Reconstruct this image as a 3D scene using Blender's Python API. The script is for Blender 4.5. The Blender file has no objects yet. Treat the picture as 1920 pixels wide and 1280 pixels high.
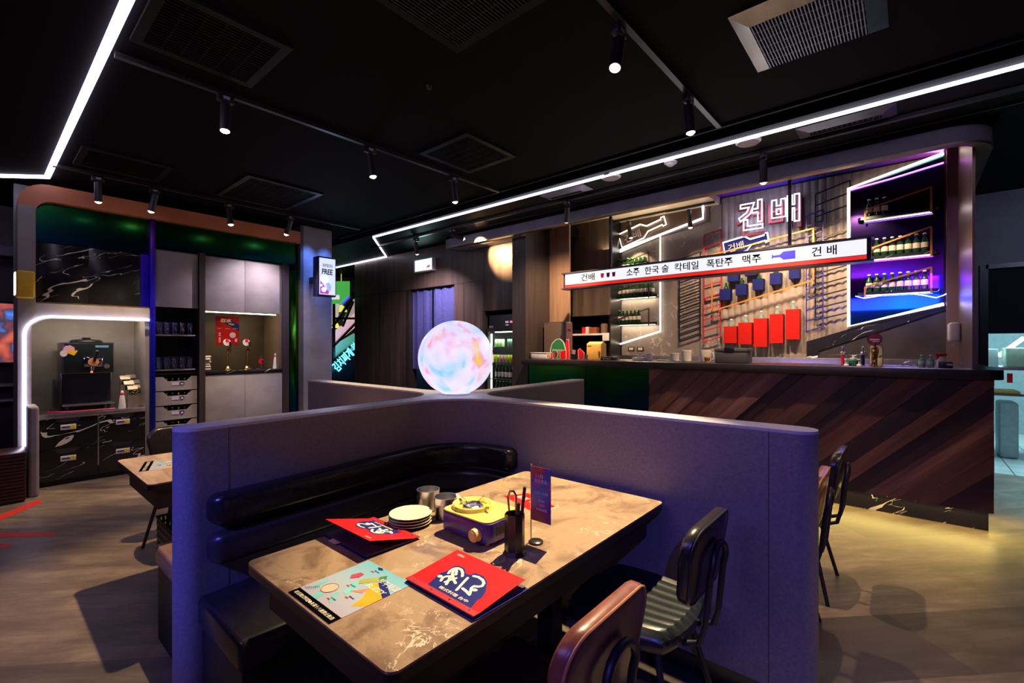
import bpy, bmesh, math, random
from mathutils import Vector, Matrix
random.seed(7)
S = bpy.context.scene
COL = S.collection
PI = math.pi

# ------------------------------------------------------------------ camera, world, exposure, big lights
F, HX, HY, EYE, YAW = 868.0, 960.0, 648.0, 1.45, math.radians(40.64)
cam = bpy.data.cameras.new('camera'); cam.sensor_width = 36; cam.lens = F/1920*36
cam.shift_y = (HY-640)/1920; cam.clip_start = .05; cam.clip_end = 60
co = bpy.data.objects.new('camera', cam); COL.objects.link(co)
co.location = (0, 0, EYE); co.rotation_euler = (PI/2, 0, YAW); S.camera = co
w = bpy.data.worlds.new('world'); S.world = w; w.use_nodes = True
w.node_tree.nodes['Background'].inputs[0].default_value = (.10, .10, .30, 1)
w.node_tree.nodes['Background'].inputs[1].default_value = .05
S.view_settings.view_transform = 'Standard'; S.view_settings.look = 'None'
S.view_settings.exposure = 0; S.view_settings.gamma = 1; S.view_settings.use_curve_mapping = False

def lamp(name, kind, loc, target, energy, color, size=.05, angle=70, blend=.6, size_y=None, parent=None):
    d = bpy.data.lights.new(name, kind); d.energy = energy; d.color = color
    if kind == 'SPOT':
        d.spot_size = math.radians(angle); d.spot_blend = blend; d.shadow_soft_size = size
    elif kind == 'AREA':
        d.size = size
        if size_y: d.shape = 'RECTANGLE'; d.size_y = size_y
    else: d.shadow_soft_size = size
    o = bpy.data.objects.new(name, d); COL.objects.link(o)
    o.location = loc
    v = Vector(target)-Vector(loc)
    o.rotation_euler = v.to_track_quat('-Z', 'Y').to_euler()
    if parent:
        o.parent = parent; o.matrix_parent_inverse = Matrix.LocRotScale(parent.location, parent.rotation_euler, None).inverted()
    return o
# added violet fill light behind the camera (its added panel is built with the ceiling)
lamp('violet_fill_light', 'AREA', (-1.2, -2.0, 3.14), (-1.95, 1.8, .4), 50, (.46, .28, .95), 2.0, size_y=.5)

# ------------------------------------------------------------------ pixel -> place on a known plane of the room
fx, fy = -math.sin(YAW), math.cos(YAW); rx, ry = math.cos(YAW), math.sin(YAW)
def ray(px, py):
    a = (px-HX)/F; return (fx+a*rx, fy+a*ry, -(py-HY)/F)
def onz(px, py, z):
    d = ray(px, py); t = (z-EYE)/d[2]; return Vector((t*d[0], t*d[1], z))
def onx(px, py, x):
    d = ray(px, py); t = x/d[0]; return Vector((x, t*d[1], EYE+t*d[2]))
def ony(px, py, y):
    d = ray(px, py); t = y/d[1]; return Vector((t*d[0], y, EYE+t*d[2]))

# ------------------------------------------------------------------ materials
MC = {}
class N:
    def __init__(s, name):
        s.m = bpy.data.materials.new(name); s.m.use_nodes = True; s.t = s.m.node_tree
        s.b = s.t.nodes['Principled BSDF']
    def n(s, typ, **kw):
        x = s.t.nodes.new(typ)
        for k, v in kw.items():
            if k.startswith('i_'): x.inputs[int(k[2:]) if k[2:].isdigit() else k[2:].replace('_', ' ')].default_value = v
            else: setattr(x, k, v)
        return x
    def l(s, a, b, oa=0, ib=0): s.t.links.new(a.outputs[oa], b.inputs[ib] if not isinstance(ib, str) else b.inputs[ib])
    def ramp(s, stops, interp='LINEAR'):
        r = s.n('ShaderNodeValToRGB'); e = r.color_ramp.elements; r.color_ramp.interpolation = interp
        while len(e) < len(stops): e.new(.5)
        for i, (p, c) in enumerate(stops): e[i].position = p; e[i].color = (*c, 1)
        return r
    def coords(s, kind='Object', scale=(1, 1, 1), rot=(0, 0, 0)):
        c = s.n('ShaderNodeTexCoord'); m = s.n('ShaderNodeMapping'); m.inputs['Scale'].default_value = scale; m.inputs['Rotation'].default_value = rot
        s.t.links.new(c.outputs[kind], m.inputs[0]); return m
    def geo(s, scale=(1, 1, 1), rot=(0, 0, 0)):
        c = s.n('ShaderNodeNewGeometry'); m = s.n('ShaderNodeMapping'); m.inputs['Scale'].default_value = scale; m.inputs['Rotation'].default_value = rot
        s.t.links.new(c.outputs['Position'], m.inputs[0]); return m
    def p(s, **kw):
        for k, v in kw.items(): s.b.inputs[k.replace('_', ' ')].default_value = v
    def bump(s, src, strength=.2, dist=.01, out=0):
        b = s.n('ShaderNodeBump'); b.inputs['Strength'].default_value = strength; b.inputs['Distance'].default_value = dist
        s.t.links.new(src.outputs[out], b.inputs['Height']); s.t.links.new(b.outputs[0], s.b.inputs['Normal'])

def plain(name, c, rough=.5, metal=0, **kw):
    if name in MC: return MC[name]
    a = N(name); a.p(Base_Color=(*c, 1), Roughness=rough, Metallic=metal, **kw); MC[name] = a.m
    # a little tonal variation so no surface is perfectly flat
    g = a.coords(scale=(6, 6, 6)); no = a.n('ShaderNodeTexNoise', i_Scale=3.0, i_Detail=3.0); a.l(g, no)
    if name in ('navy_paint', 'red_paint', 'ceiling_black', 'vent_black', 'vent_dark'): a.p(Specular_IOR_Level=.12)
    if name.startswith(('ink_', 'icon_', 'print_', 'paper')): a.p(Specular_IOR_Level=.0 if 'black' in name else .12)
    r = a.ramp([(.3, tuple(x*.9 for x in c)), (.7, tuple(min(1, x*1.08) for x in c))]); a.l(no, r); a.l(r, a.b, 0, 'Base Color')
    return a.m
def glow(name, c, st, base=(.8, .8, .8)):
    if name in MC: return MC[name]
    a = N(name); a.p(Base_Color=(*base, 1), Emission_Color=(*c, 1), Emission_Strength=st, Roughness=.4); MC[name] = a.m; return a.m
def noisy(name, stops, scale=3, sc=(1, 1, 1), rough=.5, metal=0, detail=6, bump=0, rough2=None, rot=(0, 0, 0), dist=0.):
    a = N(name); a.p(Roughness=rough, Metallic=metal)
    g = a.geo(sc, rot); no = a.n('ShaderNodeTexNoise', i_Scale=scale, i_Detail=detail, i_Roughness=.62, i_Distortion=dist)
    a.l(g, no); r = a.ramp(stops); a.l(no, r); a.l(r, a.b, 0, 'Base Color')
    if bump: a.bump(no, bump, .004)
    if rough2:
        rr = a.n('ShaderNodeMapRange'); rr.inputs[3].default_value = rough; rr.inputs[4].default_value = rough2
        a.l(no, rr); a.l(rr, a.b, 0, 'Roughness')
    MC[name] = a.m; return a.m
def marble(name, base, vein, sc=1.0, width=.016, rough=.25, dens=.52, rot=(0.3, .5, .6), stretch=(1, 1, .45)):
    a = N(name); a.p(Roughness=rough)
    g0 = a.geo((1, 1, 1), rot); g = a.n('ShaderNodeMapping'); g.inputs['Scale'].default_value = tuple(x*sc for x in stretch); a.l(g0, g)
    last = None
    for k, (s1, wd) in enumerate(((1.3, width), (2.9, width*.5))):
        n1 = a.n('ShaderNodeTexNoise', i_Scale=s1, i_Detail=3.5, i_Roughness=.5, i_Distortion=.12+.2*k); a.l(g, n1)
        sb = a.n('ShaderNodeMath', operation='SUBTRACT', i_1=.5); a.l(n1, sb)
        ab = a.n('ShaderNodeMath', operation='ABSOLUTE'); a.l(sb, ab)
        n2 = a.n('ShaderNodeTexNoise', i_Scale=s1*1.9, i_Detail=2.0); a.l(g, n2)
        r2 = a.ramp([(dens, (0, 0, 0)), (dens+.12, (1, 1, 1))]); a.l(n2, r2)
        wv = a.n('ShaderNodeMath', operation='MULTIPLY', i_1=wd); a.l(r2, wv)
        lt = a.n('ShaderNodeMath', operation='LESS_THAN'); a.l(ab, lt); a.l(wv, lt, 0, 1)
        if last:
            mx = a.n('ShaderNodeMath', operation='MAXIMUM'); a.l(last, mx); a.l(lt, mx, 0, 1); last = mx
        else: last = lt
    mix = a.n('ShaderNodeMix', data_type='RGBA'); mix.inputs[6].default_value = (*base, 1); mix.inputs[7].default_value = (*vein, 1)
    a.l(last, mix, 0, 0); a.l(mix, a.b, 2, 'Base Color'); MC[name] = a.m; return a.m
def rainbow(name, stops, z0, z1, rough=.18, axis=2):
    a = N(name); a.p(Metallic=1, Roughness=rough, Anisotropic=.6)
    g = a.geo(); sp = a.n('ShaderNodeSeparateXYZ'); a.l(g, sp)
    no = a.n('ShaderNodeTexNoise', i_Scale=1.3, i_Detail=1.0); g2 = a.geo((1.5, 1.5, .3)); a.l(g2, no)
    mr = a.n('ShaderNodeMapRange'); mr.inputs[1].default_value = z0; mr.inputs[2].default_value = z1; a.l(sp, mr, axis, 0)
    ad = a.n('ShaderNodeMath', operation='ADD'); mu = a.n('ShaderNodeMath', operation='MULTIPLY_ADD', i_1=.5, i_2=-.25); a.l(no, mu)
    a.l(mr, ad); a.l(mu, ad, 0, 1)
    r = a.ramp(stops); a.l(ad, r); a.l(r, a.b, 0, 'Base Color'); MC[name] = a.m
    if name == 'steel_neon_sheen': a.p(Metallic=.35)  # lower metallic lets the painted neon reflections show
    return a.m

BLACK = plain('black_paint', (.012, .012, .014), .45)
SATIN = plain('black_satin', (.008, .008, .010), .3)
CEIL = None
def make_ceiling_mat():
    a = N('ceiling_tile'); a.p(Roughness=.85, Specular_IOR_Level=.08)
    g = a.geo(); sh = a.n('ShaderNodeVectorMath', operation='ADD'); sh.inputs[1].default_value = (.715+.655*20, -2.6+.645*30, 0); a.l(g, sh)
    sp = a.n('ShaderNodeSeparateXYZ'); a.l(sh, sp); outs = []
    for i, per in ((0, .655), (1, .645)):
        mo = a.n('ShaderNodeMath', operation='MODULO', i_1=per); a.l(sp, mo, i, 0)
        lt = a.n('ShaderNodeMath', operation='LESS_THAN', i_1=.011); a.l(mo, lt); outs.append(lt)
    mx = a.n('ShaderNodeMath', operation='MAXIMUM'); a.l(outs[0], mx); a.l(outs[1], mx, 0, 1)
    mix = a.n('ShaderNodeMix', data_type='RGBA'); mix.inputs[6].default_value = (.0042, .0038, .0048, 1); mix.inputs[7].default_value = (.002, .002, .002, 1)
    a.l(mx, mix, 0, 0); a.l(mix, a.b, 2, 'Base Color'); MC['ceil'] = a.m; return a.m
CEIL = make_ceiling_mat()
CEILB = plain('ceiling_black', (.005, .005, .006), .6)
CONC = noisy('concrete_panel', [(.25, (.20, .18, .18)), (.5, (.29, .27, .265)), (.75, (.36, .34, .33))], 2.2, (1, 1, 1.6), .55, detail=9)
CONCD = noisy('dark_concrete', [(.25, (.055, .05, .055)), (.55, (.085, .078, .08)), (.8, (.12, .11, .11))], 2.2, (1, 1, 1.6), .5, detail=9)
FASCIA = noisy('grey_fascia', [(.3, (.135, .13, .175)), (.7, (.20, .195, .25))], 3, rough=.6, detail=8)
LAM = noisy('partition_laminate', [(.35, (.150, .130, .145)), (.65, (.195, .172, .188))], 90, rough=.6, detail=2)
LAMT = noisy('laminate_lit_top', [(.35, (.42, .40, .42)), (.65, (.48, .46, .48))], 60, rough=.4, detail=2)  # same laminate made paler: lamplight on the top put into its colour
WOOD = noisy('walnut_panel', [(.25, (.045, .033, .030)), (.5, (.10, .070, .056)), (.75, (.165, .112, .085))], 3.0, (3.2, 3.2, .22), .42, detail=7)
WOODL = noisy('oak_panel', [(.25, (.19, .115, .072)), (.5, (.29, .18, .115)), (.8, (.40, .26, .17))], 3.0, (3.6, 3.6, .22), .42, detail=7)
DARKWOOD = noisy('dark_wood_trim', [(.3, (.022, .017, .018)), (.7, (.05, .038, .036))], 4, (4, 4, .3), .4)
COUNTER = noisy('counter_edge', [(.3, (.020, .016, .016)), (.7, (.040, .032, .030))], 5, rough=.35)
BMARB = marble('black_marble', (.010, .010, .012), (.66, .61, .58), .85, .0105, .22, .48, (-.42, .42, 0), (.9, .75, 3.0))
STONE = marble('grey_stone', (.18, .155, .15), (.30, .265, .245), 2.6, .012, .35, .45, (.2, 0.3, 1.0), (1, 1, .7))
LEA = noisy('black_leather', [(.3, (.011, .009, .010)), (.7, (.019, .015, .016))], 40, rough=.27, bump=.12)
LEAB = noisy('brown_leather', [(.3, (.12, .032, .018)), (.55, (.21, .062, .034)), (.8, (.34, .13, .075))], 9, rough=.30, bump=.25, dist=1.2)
LEAT = noisy('tan_leather', [(.3, (.18, .10, .055)), (.7, (.26, .15, .085))], 20, rough=.35, bump=.15)
STEEL = plain('brushed_steel', (.55, .54, .56), .28, 1)
STEELD = plain('dark_steel', (.22, .21, .23), .33, 1)
CHROME = plain('chrome', (.80, .80, .82), .09, 1)
GOLD = plain('brass', (.72, .50, .18), .18, 1)
COPPER = plain('copper_frame', (.50, .19, .035), .4, .4)
BRNMET = noisy('bronze_panel', [(.3, (.18, .12, .085)), (.7, (.30, .21, .15))], 3, (1, 1, .3), .35, .8)
ORANGEP = noisy('orange_lit_fascia', [(.3, (.48, .15, .06)), (.7, (.62, .23, .10))], 2.5, (1, 1, 1), .42)  # orange lamplight on grey concrete put into the fascia colour
WHITE = plain('white_plastic', (.78, .76, .74), .4)
FROST = plain('frosted_plastic', (.80, .74, .66), .5)
CREAM = plain('cream_ceramic', (.62, .55, .42), .35)
CREAME = plain('ceramic_edge', (.10, .10, .09), .4)
RED = plain('red_paint', (.36, .008, .006), .55)
REDD = plain('dark_red_metal', (.33, .010, .016), .4)
NAVY = plain('navy_paint', (.003, .007, .085), .6)
BLUEM = plain('blue_metal', (.02, .02, .20), .4)
YEL = plain('yellow_plastic', (.90, .58, .02), .4)
YELP = plain('pale_yellow_enamel', (.82, .66, .13), .3)
PURP = plain('purple_enamel', (.065, .022, .17), .28)
KNOB = plain('orange_knob', (.75, .42, .12), .4)
REDTAPE = plain('red_tape', (.75, .03, .02), .5)
INK = plain('ink_navy', (.012, .016, .13), .5)
INKR = plain('ink_red', (.70, .012, .016), .4)
INKW = plain('ink_cream', (.85, .76, .55), .5)
INKB = plain('ink_black', (.002, .002, .003), .8)
PAPER = plain('paper_white', (.72, .68, .68), .5)
GREENC = plain('green_card', (.02, .20, .06), .5)
CARDB = plain('yellow_box_card', (.75, .44, .10), .55)
GREENL = plain('bottle_cap_green', (.10, .30, .12), .4)
LABELW = plain('bottle_label', (.70, .62, .55), .5)
LABELG = plain('bottle_label_green', (.35, .55, .30), .5)
CAPW = plain('white_cap', (.72, .72, .72), .35)
RB_G = rainbow('rainbow_steel_green', [(0, (.002, .008, .09)), (.35, (.002, .03, .05)), (.65, (.006, .075, .02)), (1, (.03, .10, .008))], 2.3, 3.1, .24)
RB_B = rainbow('rainbow_steel_blue', [(0, (.02, .05, .45)), (.4, (.03, .04, .90)), (.7, (.06, .03, .75)), (1, (.16, .03, .60))], .2, 3.1, .42)
RB_BAR = rainbow('rainbow_steel_bar', [(0, (.005, .05, .22)), (.45, (.005, .08, .14)), (.75, (.012, .20, .05)), (1, (.05, .22, .02))], .5, 1.2)
RB_TOP = rainbow('steel_neon_sheen', [(0, (.16, .02, .55)), (.35, (.03, .03, .60)), (.5, (.01, .015, .16)), (.7, (.10, .02, .45)), (1, (.45, .04, .60))], -2.1, .4, .22, 0)  # film-tinted steel with violet and blue neon reflections painted into the colour
RB_DISP = rainbow('rainbow_display_back', [(0, (.02, .25, .45)), (.22, (.05, .03, .75)), (.34, (.30, .03, .60)), (.5, (.03, .02, .14)), (.8, (.05, .015, .07)), (1, (.05, .16, .20))], 1.7, 3.5, .16)
GLASS = None
a = N('clear_glass'); a.p(Base_Color=(.97, .98, 1, 1), Roughness=.02, IOR=1.45, Transmission_Weight=1.0, Alpha=1); GLASS = a.m
a = N('green_glass'); a.p(Base_Color=(.010, .055, .018, 1), Roughness=.06, Transmission_Weight=.25, IOR=1.45); GGLASS = a.m
a = N('pale_bottle_glass'); a.p(Base_Color=(.25, .42, .45, 1), Roughness=.06, Transmission_Weight=.5, IOR=1.4); PGLASS = a.m
LEDW = glow('led_white', (.80, .78, 1), 5)
LEDV = glow('led_violet_white', (.78, .70, 1), 7)
LEDWARM = glow('led_warm', (1, .86, .62), 9)
LEDN = glow('neon_white', (.74, .72, 1), 4.5)
LEDNW = glow('neon_warm_white', (1, .84, .62), 4.5)
LENS = glow('spot_lens', (1, .66, .30), 22)
LENSD = glow('spot_lens_dim', (1, .80, .60), 8)
SIGNW = glow('sign_face_white', (.93, .93, 1), .98, (.12, .12, .12))
SIGNR = glow('sign_red_band', (1, .03, .01), .75, (.5, .02, .02))
KITCH = glow('kitchen_tube', (.55, .95, 1), 14)

# ------------------------------------------------------------------ geometry helpers
class M:
    def __init__(s): s.b = bmesh.new()
    def box(s, x0, x1, y0, y1, z0, z1, bev=0, seg=2, mi=0):
        r = bmesh.ops.create_cube(s.b, size=1)
        T = Matrix.Translation(((x0+x1)/2, (y0+y1)/2, (z0+z1)/2)) @ Matrix.Diagonal((abs(x1-x0), abs(y1-y0), abs(z1-z0), 1))
        bmesh.ops.transform(s.b, matrix=T, verts=r['verts'])
        if bev:
            e = {e for v in r['verts'] for e in v.link_edges}
            bmesh.ops.bevel(s.b, geom=list(e), offset=bev, segments=seg, profile=.5, affect='EDGES')
        return s
    def cyl(s, p0, p1, r, r2=None, n=20, cap=True):
        p0, p1 = Vector(p0), Vector(p1); d = p1-p0
        q = d.to_track_quat('Z', 'Y').to_matrix().to_4x4()
        bmesh.ops.create_cone(s.b, cap_ends=cap, segments=n, radius1=r, radius2=r if r2 is None else r2, depth=d.length, matrix=Matrix.Translation((p0+p1)/2) @ q)
        return s
    def sph(s, c, r, sc=(1, 1, 1), n=20):
        bmesh.ops.create_uvsphere(s.b, u_segments=n, v_segments=max(8, n//2), radius=r, matrix=Matrix.Translation(c) @ Matrix.Diagonal((*sc, 1)))
        return s
    def lathe(s, prof, c=(0, 0, 0), n=20, close=True):
        c = Vector(c); rings = []
        for r, z in prof:
            rings.append([s.b.verts.new(c+Vector((r*math.cos(2*PI*i/n), r*math.sin(2*PI*i/n), z))) for i in range(n)])
        for a, b in zip(rings, rings[1:]):
            for i in range(n): s.b.faces.new((a[i], a[(i+1) % n], b[(i+1) % n], b[i]))
        if close:
            s.b.faces.new(list(reversed(rings[0]))); s.b.faces.new(rings[-1])
        return s
    def tube(s, pts, r, n=10, closed=False):
        pts = [Vector(p) for p in pts]; rings = []; L = len(pts); up = None
        for i, p in enumerate(pts):
            if closed: t = (pts[(i+1) % L]-pts[i-1]).normalized()
            else: t = (pts[min(i+1, L-1)]-pts[max(i-1, 0)]).normalized()
            if up is None: up = t.orthogonal().normalized()
            up = (up-t*up.dot(t)).normalized(); sd = t.cross(up)
            k = 1.0
            if 0 < i < L-1 or closed:
                a = (pts[i]-pts[i-1]).normalized(); k = 1/max(.6, abs(a.dot(t)))
            rings.append([s.b.verts.new(p+r*(k if False else 1)*(up*math.cos(2*PI*j/n)+sd*math.sin(2*PI*j/n))) for j in range(n)])
        rr = rings+[rings[0]] if closed else rings
        for a, b in zip(rr, rr[1:]):
            for j in range(n): s.b.faces.new((a[j], a[(j+1) % n], b[(j+1) % n], b[j]))
        if not closed:
            s.b.faces.new(list(reversed(rings[0]))); s.b.faces.new(rings[-1])
        return s
    def prism(s, poly, d):
        """poly: 3D points (planar), extruded by vector d"""
        d = Vector(d); a = [s.b.verts.new(Vector(p)) for p in poly]; b = [s.b.verts.new(Vector(p)+d) for p in poly]; n = len(a)
        s.b.faces.new(list(reversed(a))); s.b.faces.new(b)
        for i in range(n): s.b.faces.new((a[i], a[(i+1) % n], b[(i+1) % n], b[i]))
        return s
    def bar(s, p, q, w, h, up=(0, 0, 1)):
        """box beam p->q, width w across, height h along up"""
        p, q, up = Vector(p), Vector(q), Vector(up); t = (q-p).normalized(); sd = t.cross(up).normalized(); u = sd.cross(t).normalized()
        c = [p+sd*w/2*a+u*h/2*b for a, b in ((-1, -1), (1, -1), (1, 1), (-1, 1))]
        return s.prism(c, q-p)
    def bevel_all(s, off, seg=2, ang=30):
        bmesh.ops.remove_doubles(s.b, verts=s.b.verts, dist=1e-5)
        e = [e for e in s.b.edges if len(e.link_faces) == 2 and e.calc_face_angle(0) > math.radians(ang)]
        bmesh.ops.bevel(s.b, geom=e, offset=off, segments=seg, profile=.5, affect='EDGES', clamp_overlap=True); return s
    def move(s, v):
        bmesh.ops.translate(s.b, vec=v, verts=s.b.verts); return s

def wm(o):
    m = Matrix.LocRotScale(o.location, o.rotation_euler, o.scale)
    return wm(o.parent) @ m if o.parent else m
def tag(o, label=None, cat=None, group=None, kind=None):
    if label: o['label'] = label
    if cat: o['category'] = cat
    if group: o['group'] = group
    if kind: o['kind'] = kind
    return o
def finish(name, me, mat, parent, world, smooth):
    if smooth:
        for p in me.polygons: p.use_smooth = True
        if hasattr(me, 'set_sharp_from_angle'): me.set_sharp_from_angle(angle=math.radians(38))
    for m in (mat if isinstance(mat, (list, tuple)) else [mat]): me.materials.append(m)
    o = bpy.data.objects.new(name, me); COL.objects.link(o)
    if parent:
        o.parent = parent
        if world: me.transform(wm(parent).inverted())
    elif world:
        vs = [v.co for v in me.vertices]
        c = Vector(((min(v.x for v in vs)+max(v.x for v in vs))/2, (min(v.y for v in vs)+max(v.y for v in vs))/2, min(v.z for v in vs)))
        me.transform(Matrix.Translation(-c)); o.location = c
    return o
def obj(name, m, mat, parent=None, world=True, smooth=True, label=None):
    bmesh.ops.recalc_face_normals(m.b, faces=m.b.faces)
    me = bpy.data.meshes.new(name); m.b.to_mesh(me); m.b.free()
    o = finish(name, me, mat, parent, world, smooth)
    if label: o['label'] = label
    return o
def empty(name, loc=(0, 0, 0), rz=0, label=None, cat=None, group=None, kind=None):
    o = bpy.data.objects.new(name, None); COL.objects.link(o); o.location = loc; o.rotation_euler = (0, 0, rz); o.empty_display_size = .05
    return tag(o, label, cat, group, kind)
def dup(o, loc=None, rz=None, label=None, group=None, parent=None):
    c = o.copy(); COL.objects.link(c); c.parent = parent
    if parent is None and loc is not None: c.location = loc
    if rz is not None: c.rotation_euler = (0, 0, rz)
    if label: c['label'] = label
    if group: c['group'] = group
    for ch in list(o.children): dup(ch, parent=c)
    return c
def struct(name, m, mat, smooth=False):
    return tag(obj(name, m, mat, smooth=smooth), kind='structure')
def text(name, body, w, h, c, right, up, mat, parent=None, depth=.001, outline=0, shear=0, off=0):
    cu = bpy.data.curves.new(name, 'FONT'); cu.body = body; cu.shear = shear
    cu.resolution_u = 2
    if outline: cu.offset = off; cu.fill_mode = 'NONE'; cu.bevel_depth = outline; cu.bevel_resolution = 2
    else: cu.extrude = .02; cu.offset = off
    t = bpy.data.objects.new(name, cu); COL.objects.link(t); bpy.context.view_layer.update()
    me = bpy.data.meshes.new_from_object(t.evaluated_get(bpy.context.evaluated_depsgraph_get()))
    bpy.data.objects.remove(t)
    vs = [v.co for v in me.vertices]
    x0, x1 = min(v.x for v in vs), max(v.x for v in vs); y0, y1 = min(v.y for v in vs), max(v.y for v in vs)
    right, up = Vector(right).normalized(), Vector(up).normalized(); nn = right.cross(up)
    sx, sy = w/(x1-x0), h/(y1-y0); sz = (sx+sy)/2 if outline else depth/.02
    c = Vector(c)
    for v in me.vertices:
        v.co = c+right*((v.co.x-(x0+x1)/2)*sx)+up*((v.co.y-(y0+y1)/2)*sy)+nn*(v.co.z*sz+(0 if outline else depth*.5))
    me.update(); me.materials.clear()
    return finish(name, me, mat, parent, True, False)
def strokes(m, lines, to3, wd, nn, d=.0008):
    """flat thick polylines: lines of 2D points mapped by to3"""
    for ln in lines:
        P = [to3(*p) for p in ln]
        for p, q in zip(P, P[1:]): m.bar(p+nn*d/2, q+nn*d/2, wd, d, nn)
        for p in P: m.cyl(p, p+nn*d, wd/2, n=10)
    return m
def arc(cx, cy, r, a0, a1, n=8):
    return [(cx+r*math.cos(math.radians(a0+(a1-a0)*i/n)), cy+r*math.sin(math.radians(a0+(a1-a0)*i/n))) for i in range(n+1)]
ORD = ['first', 'second', 'third', 'fourth', 'fifth', 'sixth', 'seventh', 'eighth', 'ninth', 'tenth', 'eleventh', 'twelfth']
CZ = 3.2

# ------------------------------------------------------------------ room shell
def floor_mat():
    a = N('floor_planks'); a.p(Roughness=.42)
    g = a.geo((1, 1, 1), (0, 0, -math.radians(46)))
    br = a.n('ShaderNodeTexBrick', offset=.5, squash=1); a.l(g, br)
    br.inputs['Color1'].default_value = (0, 0, 0, 1); br.inputs['Color2'].default_value = (1, 1, 1, 1); br.inputs['Mortar'].default_value = (.3, .3, .3, 1)
    br.inputs['Scale'].default_value = 1; br.inputs['Mortar Size'].default_value = .0015; br.inputs['Brick Width'].default_value = 1.5; br.inputs['Row Height'].default_value = .46; br.inputs['Bias'].default_value = 0
    g2 = a.geo((1, 1, 1), (0, 0, -math.radians(46))); mp = a.n('ShaderNodeMapping'); mp.inputs['Scale'].default_value = (.8, 3.2, 1); a.l(g2, mp)
    no = a.n('ShaderNodeTexNoise', i_Scale=2.2, i_Detail=14.0, i_Roughness=.74, i_Distortion=.25); a.l(mp, no)
    sp = a.n('ShaderNodeSeparateXYZ'); a.l(g, sp); dv = a.n('ShaderNodeMath', operation='DIVIDE', i_1=.46); a.l(sp, dv, 1, 0); fl = a.n('ShaderNodeMath', operation='FLOOR'); a.l(dv, fl)
    wn = a.n('ShaderNodeTexWhiteNoise', noise_dimensions='1D'); a.l(fl, wn, 0, 'W'); rw = a.ramp([(0, (.42, .42, .45)), (.5, (.85, .83, .82)), (1, (1.25, 1.22, 1.15))]); a.l(wn, rw)
    r = a.ramp([(.28, (.060, .046, .037)), (.5, (.155, .120, .094)), (.72, (.31, .25, .195))]); a.l(no, r)
    r2 = a.ramp([(0, (.75, .75, .78)), (1, (1.5, 1.45, 1.38))]); a.l(br, r2)
    mx = a.n('ShaderNodeMix', data_type='RGBA', blend_type='MULTIPLY'); mx.inputs[0].default_value = 1
    a.l(r, mx, 0, 6); a.l(r2, mx, 0, 7); m2 = a.n('ShaderNodeMix', data_type='RGBA', blend_type='MULTIPLY'); m2.inputs[0].default_value = 1; a.l(mx, m2, 2, 6); a.l(rw, m2, 0, 7); a.l(m2, a.b, 2, 'Base Color')
    rr = a.n('ShaderNodeMapRange'); rr.inputs[3].default_value = .30; rr.inputs[4].default_value = .55; a.l(no, rr); a.l(rr, a.b, 0, 'Roughness')
    return a.m
struct('floor', M().box(-14, 4.2, -4.2, 7.6, -.1, 0), floor_mat())
kt = N('kitchen_tile'); kt.p(Roughness=.3); g = kt.geo(); br = kt.n('ShaderNodeTexBrick', offset=0); kt.l(g, br)
br.inputs['Color1'].default_value = (.55, .6, .6, 1); br.inputs['Color2'].default_value = (.5, .56, .57, 1); br.inputs['Mortar'].default_value = (.08, .1, .1, 1)
br.inputs['Scale'].default_value = 1; br.inputs['Mortar Size'].default_value = .006; br.inputs['Brick Width'].default_value = .3; br.inputs['Row Height'].default_value = .3; kt.l(br, kt.b, 0, 'Base Color')
struct('floor', M().box(.55, 4.2, 7.6, 13, -.1, 0), kt.m)
struct('ceiling', M().box(-14, 4.2, -4.2, 3.88, CZ, CZ+.15), CEIL)
m = M(); m.box(-14, 4.2, 3.88, 4.12, CZ+.10, CZ+.25); m.box(-14, 4.2, 4.12, 5.0, CZ, CZ+.15); m.box(-14, -4.1, 5.0, 8.5, CZ, CZ+.15); m.box(.52, 4.2, 5.0, 7.6, CZ, CZ+.15)
struct('ceiling', m, CEILB)
struct('trim_1', M().box(-7.0, 4.2, 3.86, 3.885, CZ-.02, CZ+.12), CEILB)
struct('wall_near', M().box(-14, 4.2, -4.35, -4.2, 0, CZ), CONCD)
struct('wall_right', M().box(4.2, 4.35, -4.2, 7.6, 0, CZ), CONCD)
# far left zone
struct('wall_left', M().box(-8.75, -8.6, -4.2, 3.6, 0, CZ), CONCD)
struct('wall_left', M().box(-11.2, -11.0, 3.6, 8.5, 0, CZ), CONCD)
struct('wall_left', M().box(-11.2, -7.45, 3.56, 3.6, 0, CZ), CONCD)

# walnut wall with the curtained doorway and the fridge recess (plane y = WY)
WY = 5.3
def wx(px): return ony(px, 600, WY).x
def wz(px, py): return ony(px, py, WY).z
xl, xd0, xd1, xr = wx(665), wx(768), wx(850), wx(905)
zd = wz(770, 543)
m = M(); m.box(xl, xd0-.10, WY, WY+.14, 0, zd); m.box(xd1+.02, xr, WY, WY+.14, 0, zd); m.box(xl, xr, WY, WY+.14, zd, CZ)
xs = [wx(p) for p in (712, 757, 870)]
struct('wall_far', m, WOOD)
m = M()
for x in xs: m.box(x-.004, x+.004, WY-.003, WY+.001, 0, zd)
m.box(xl, xr, WY-.003, WY+.001, zd-.004, zd+.004)
struct('trim_2', m, plain('panel_joint', (.01, .008, .008), .6))
struct('trim_3', M().box(xd0-.10, xd0, WY-.01, WY+.16, 0, zd), DARKWOOD)
struct('wall_far', M().box(xl, xr, WY+1.4, WY+1.5, 0, CZ), CONCD)
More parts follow.
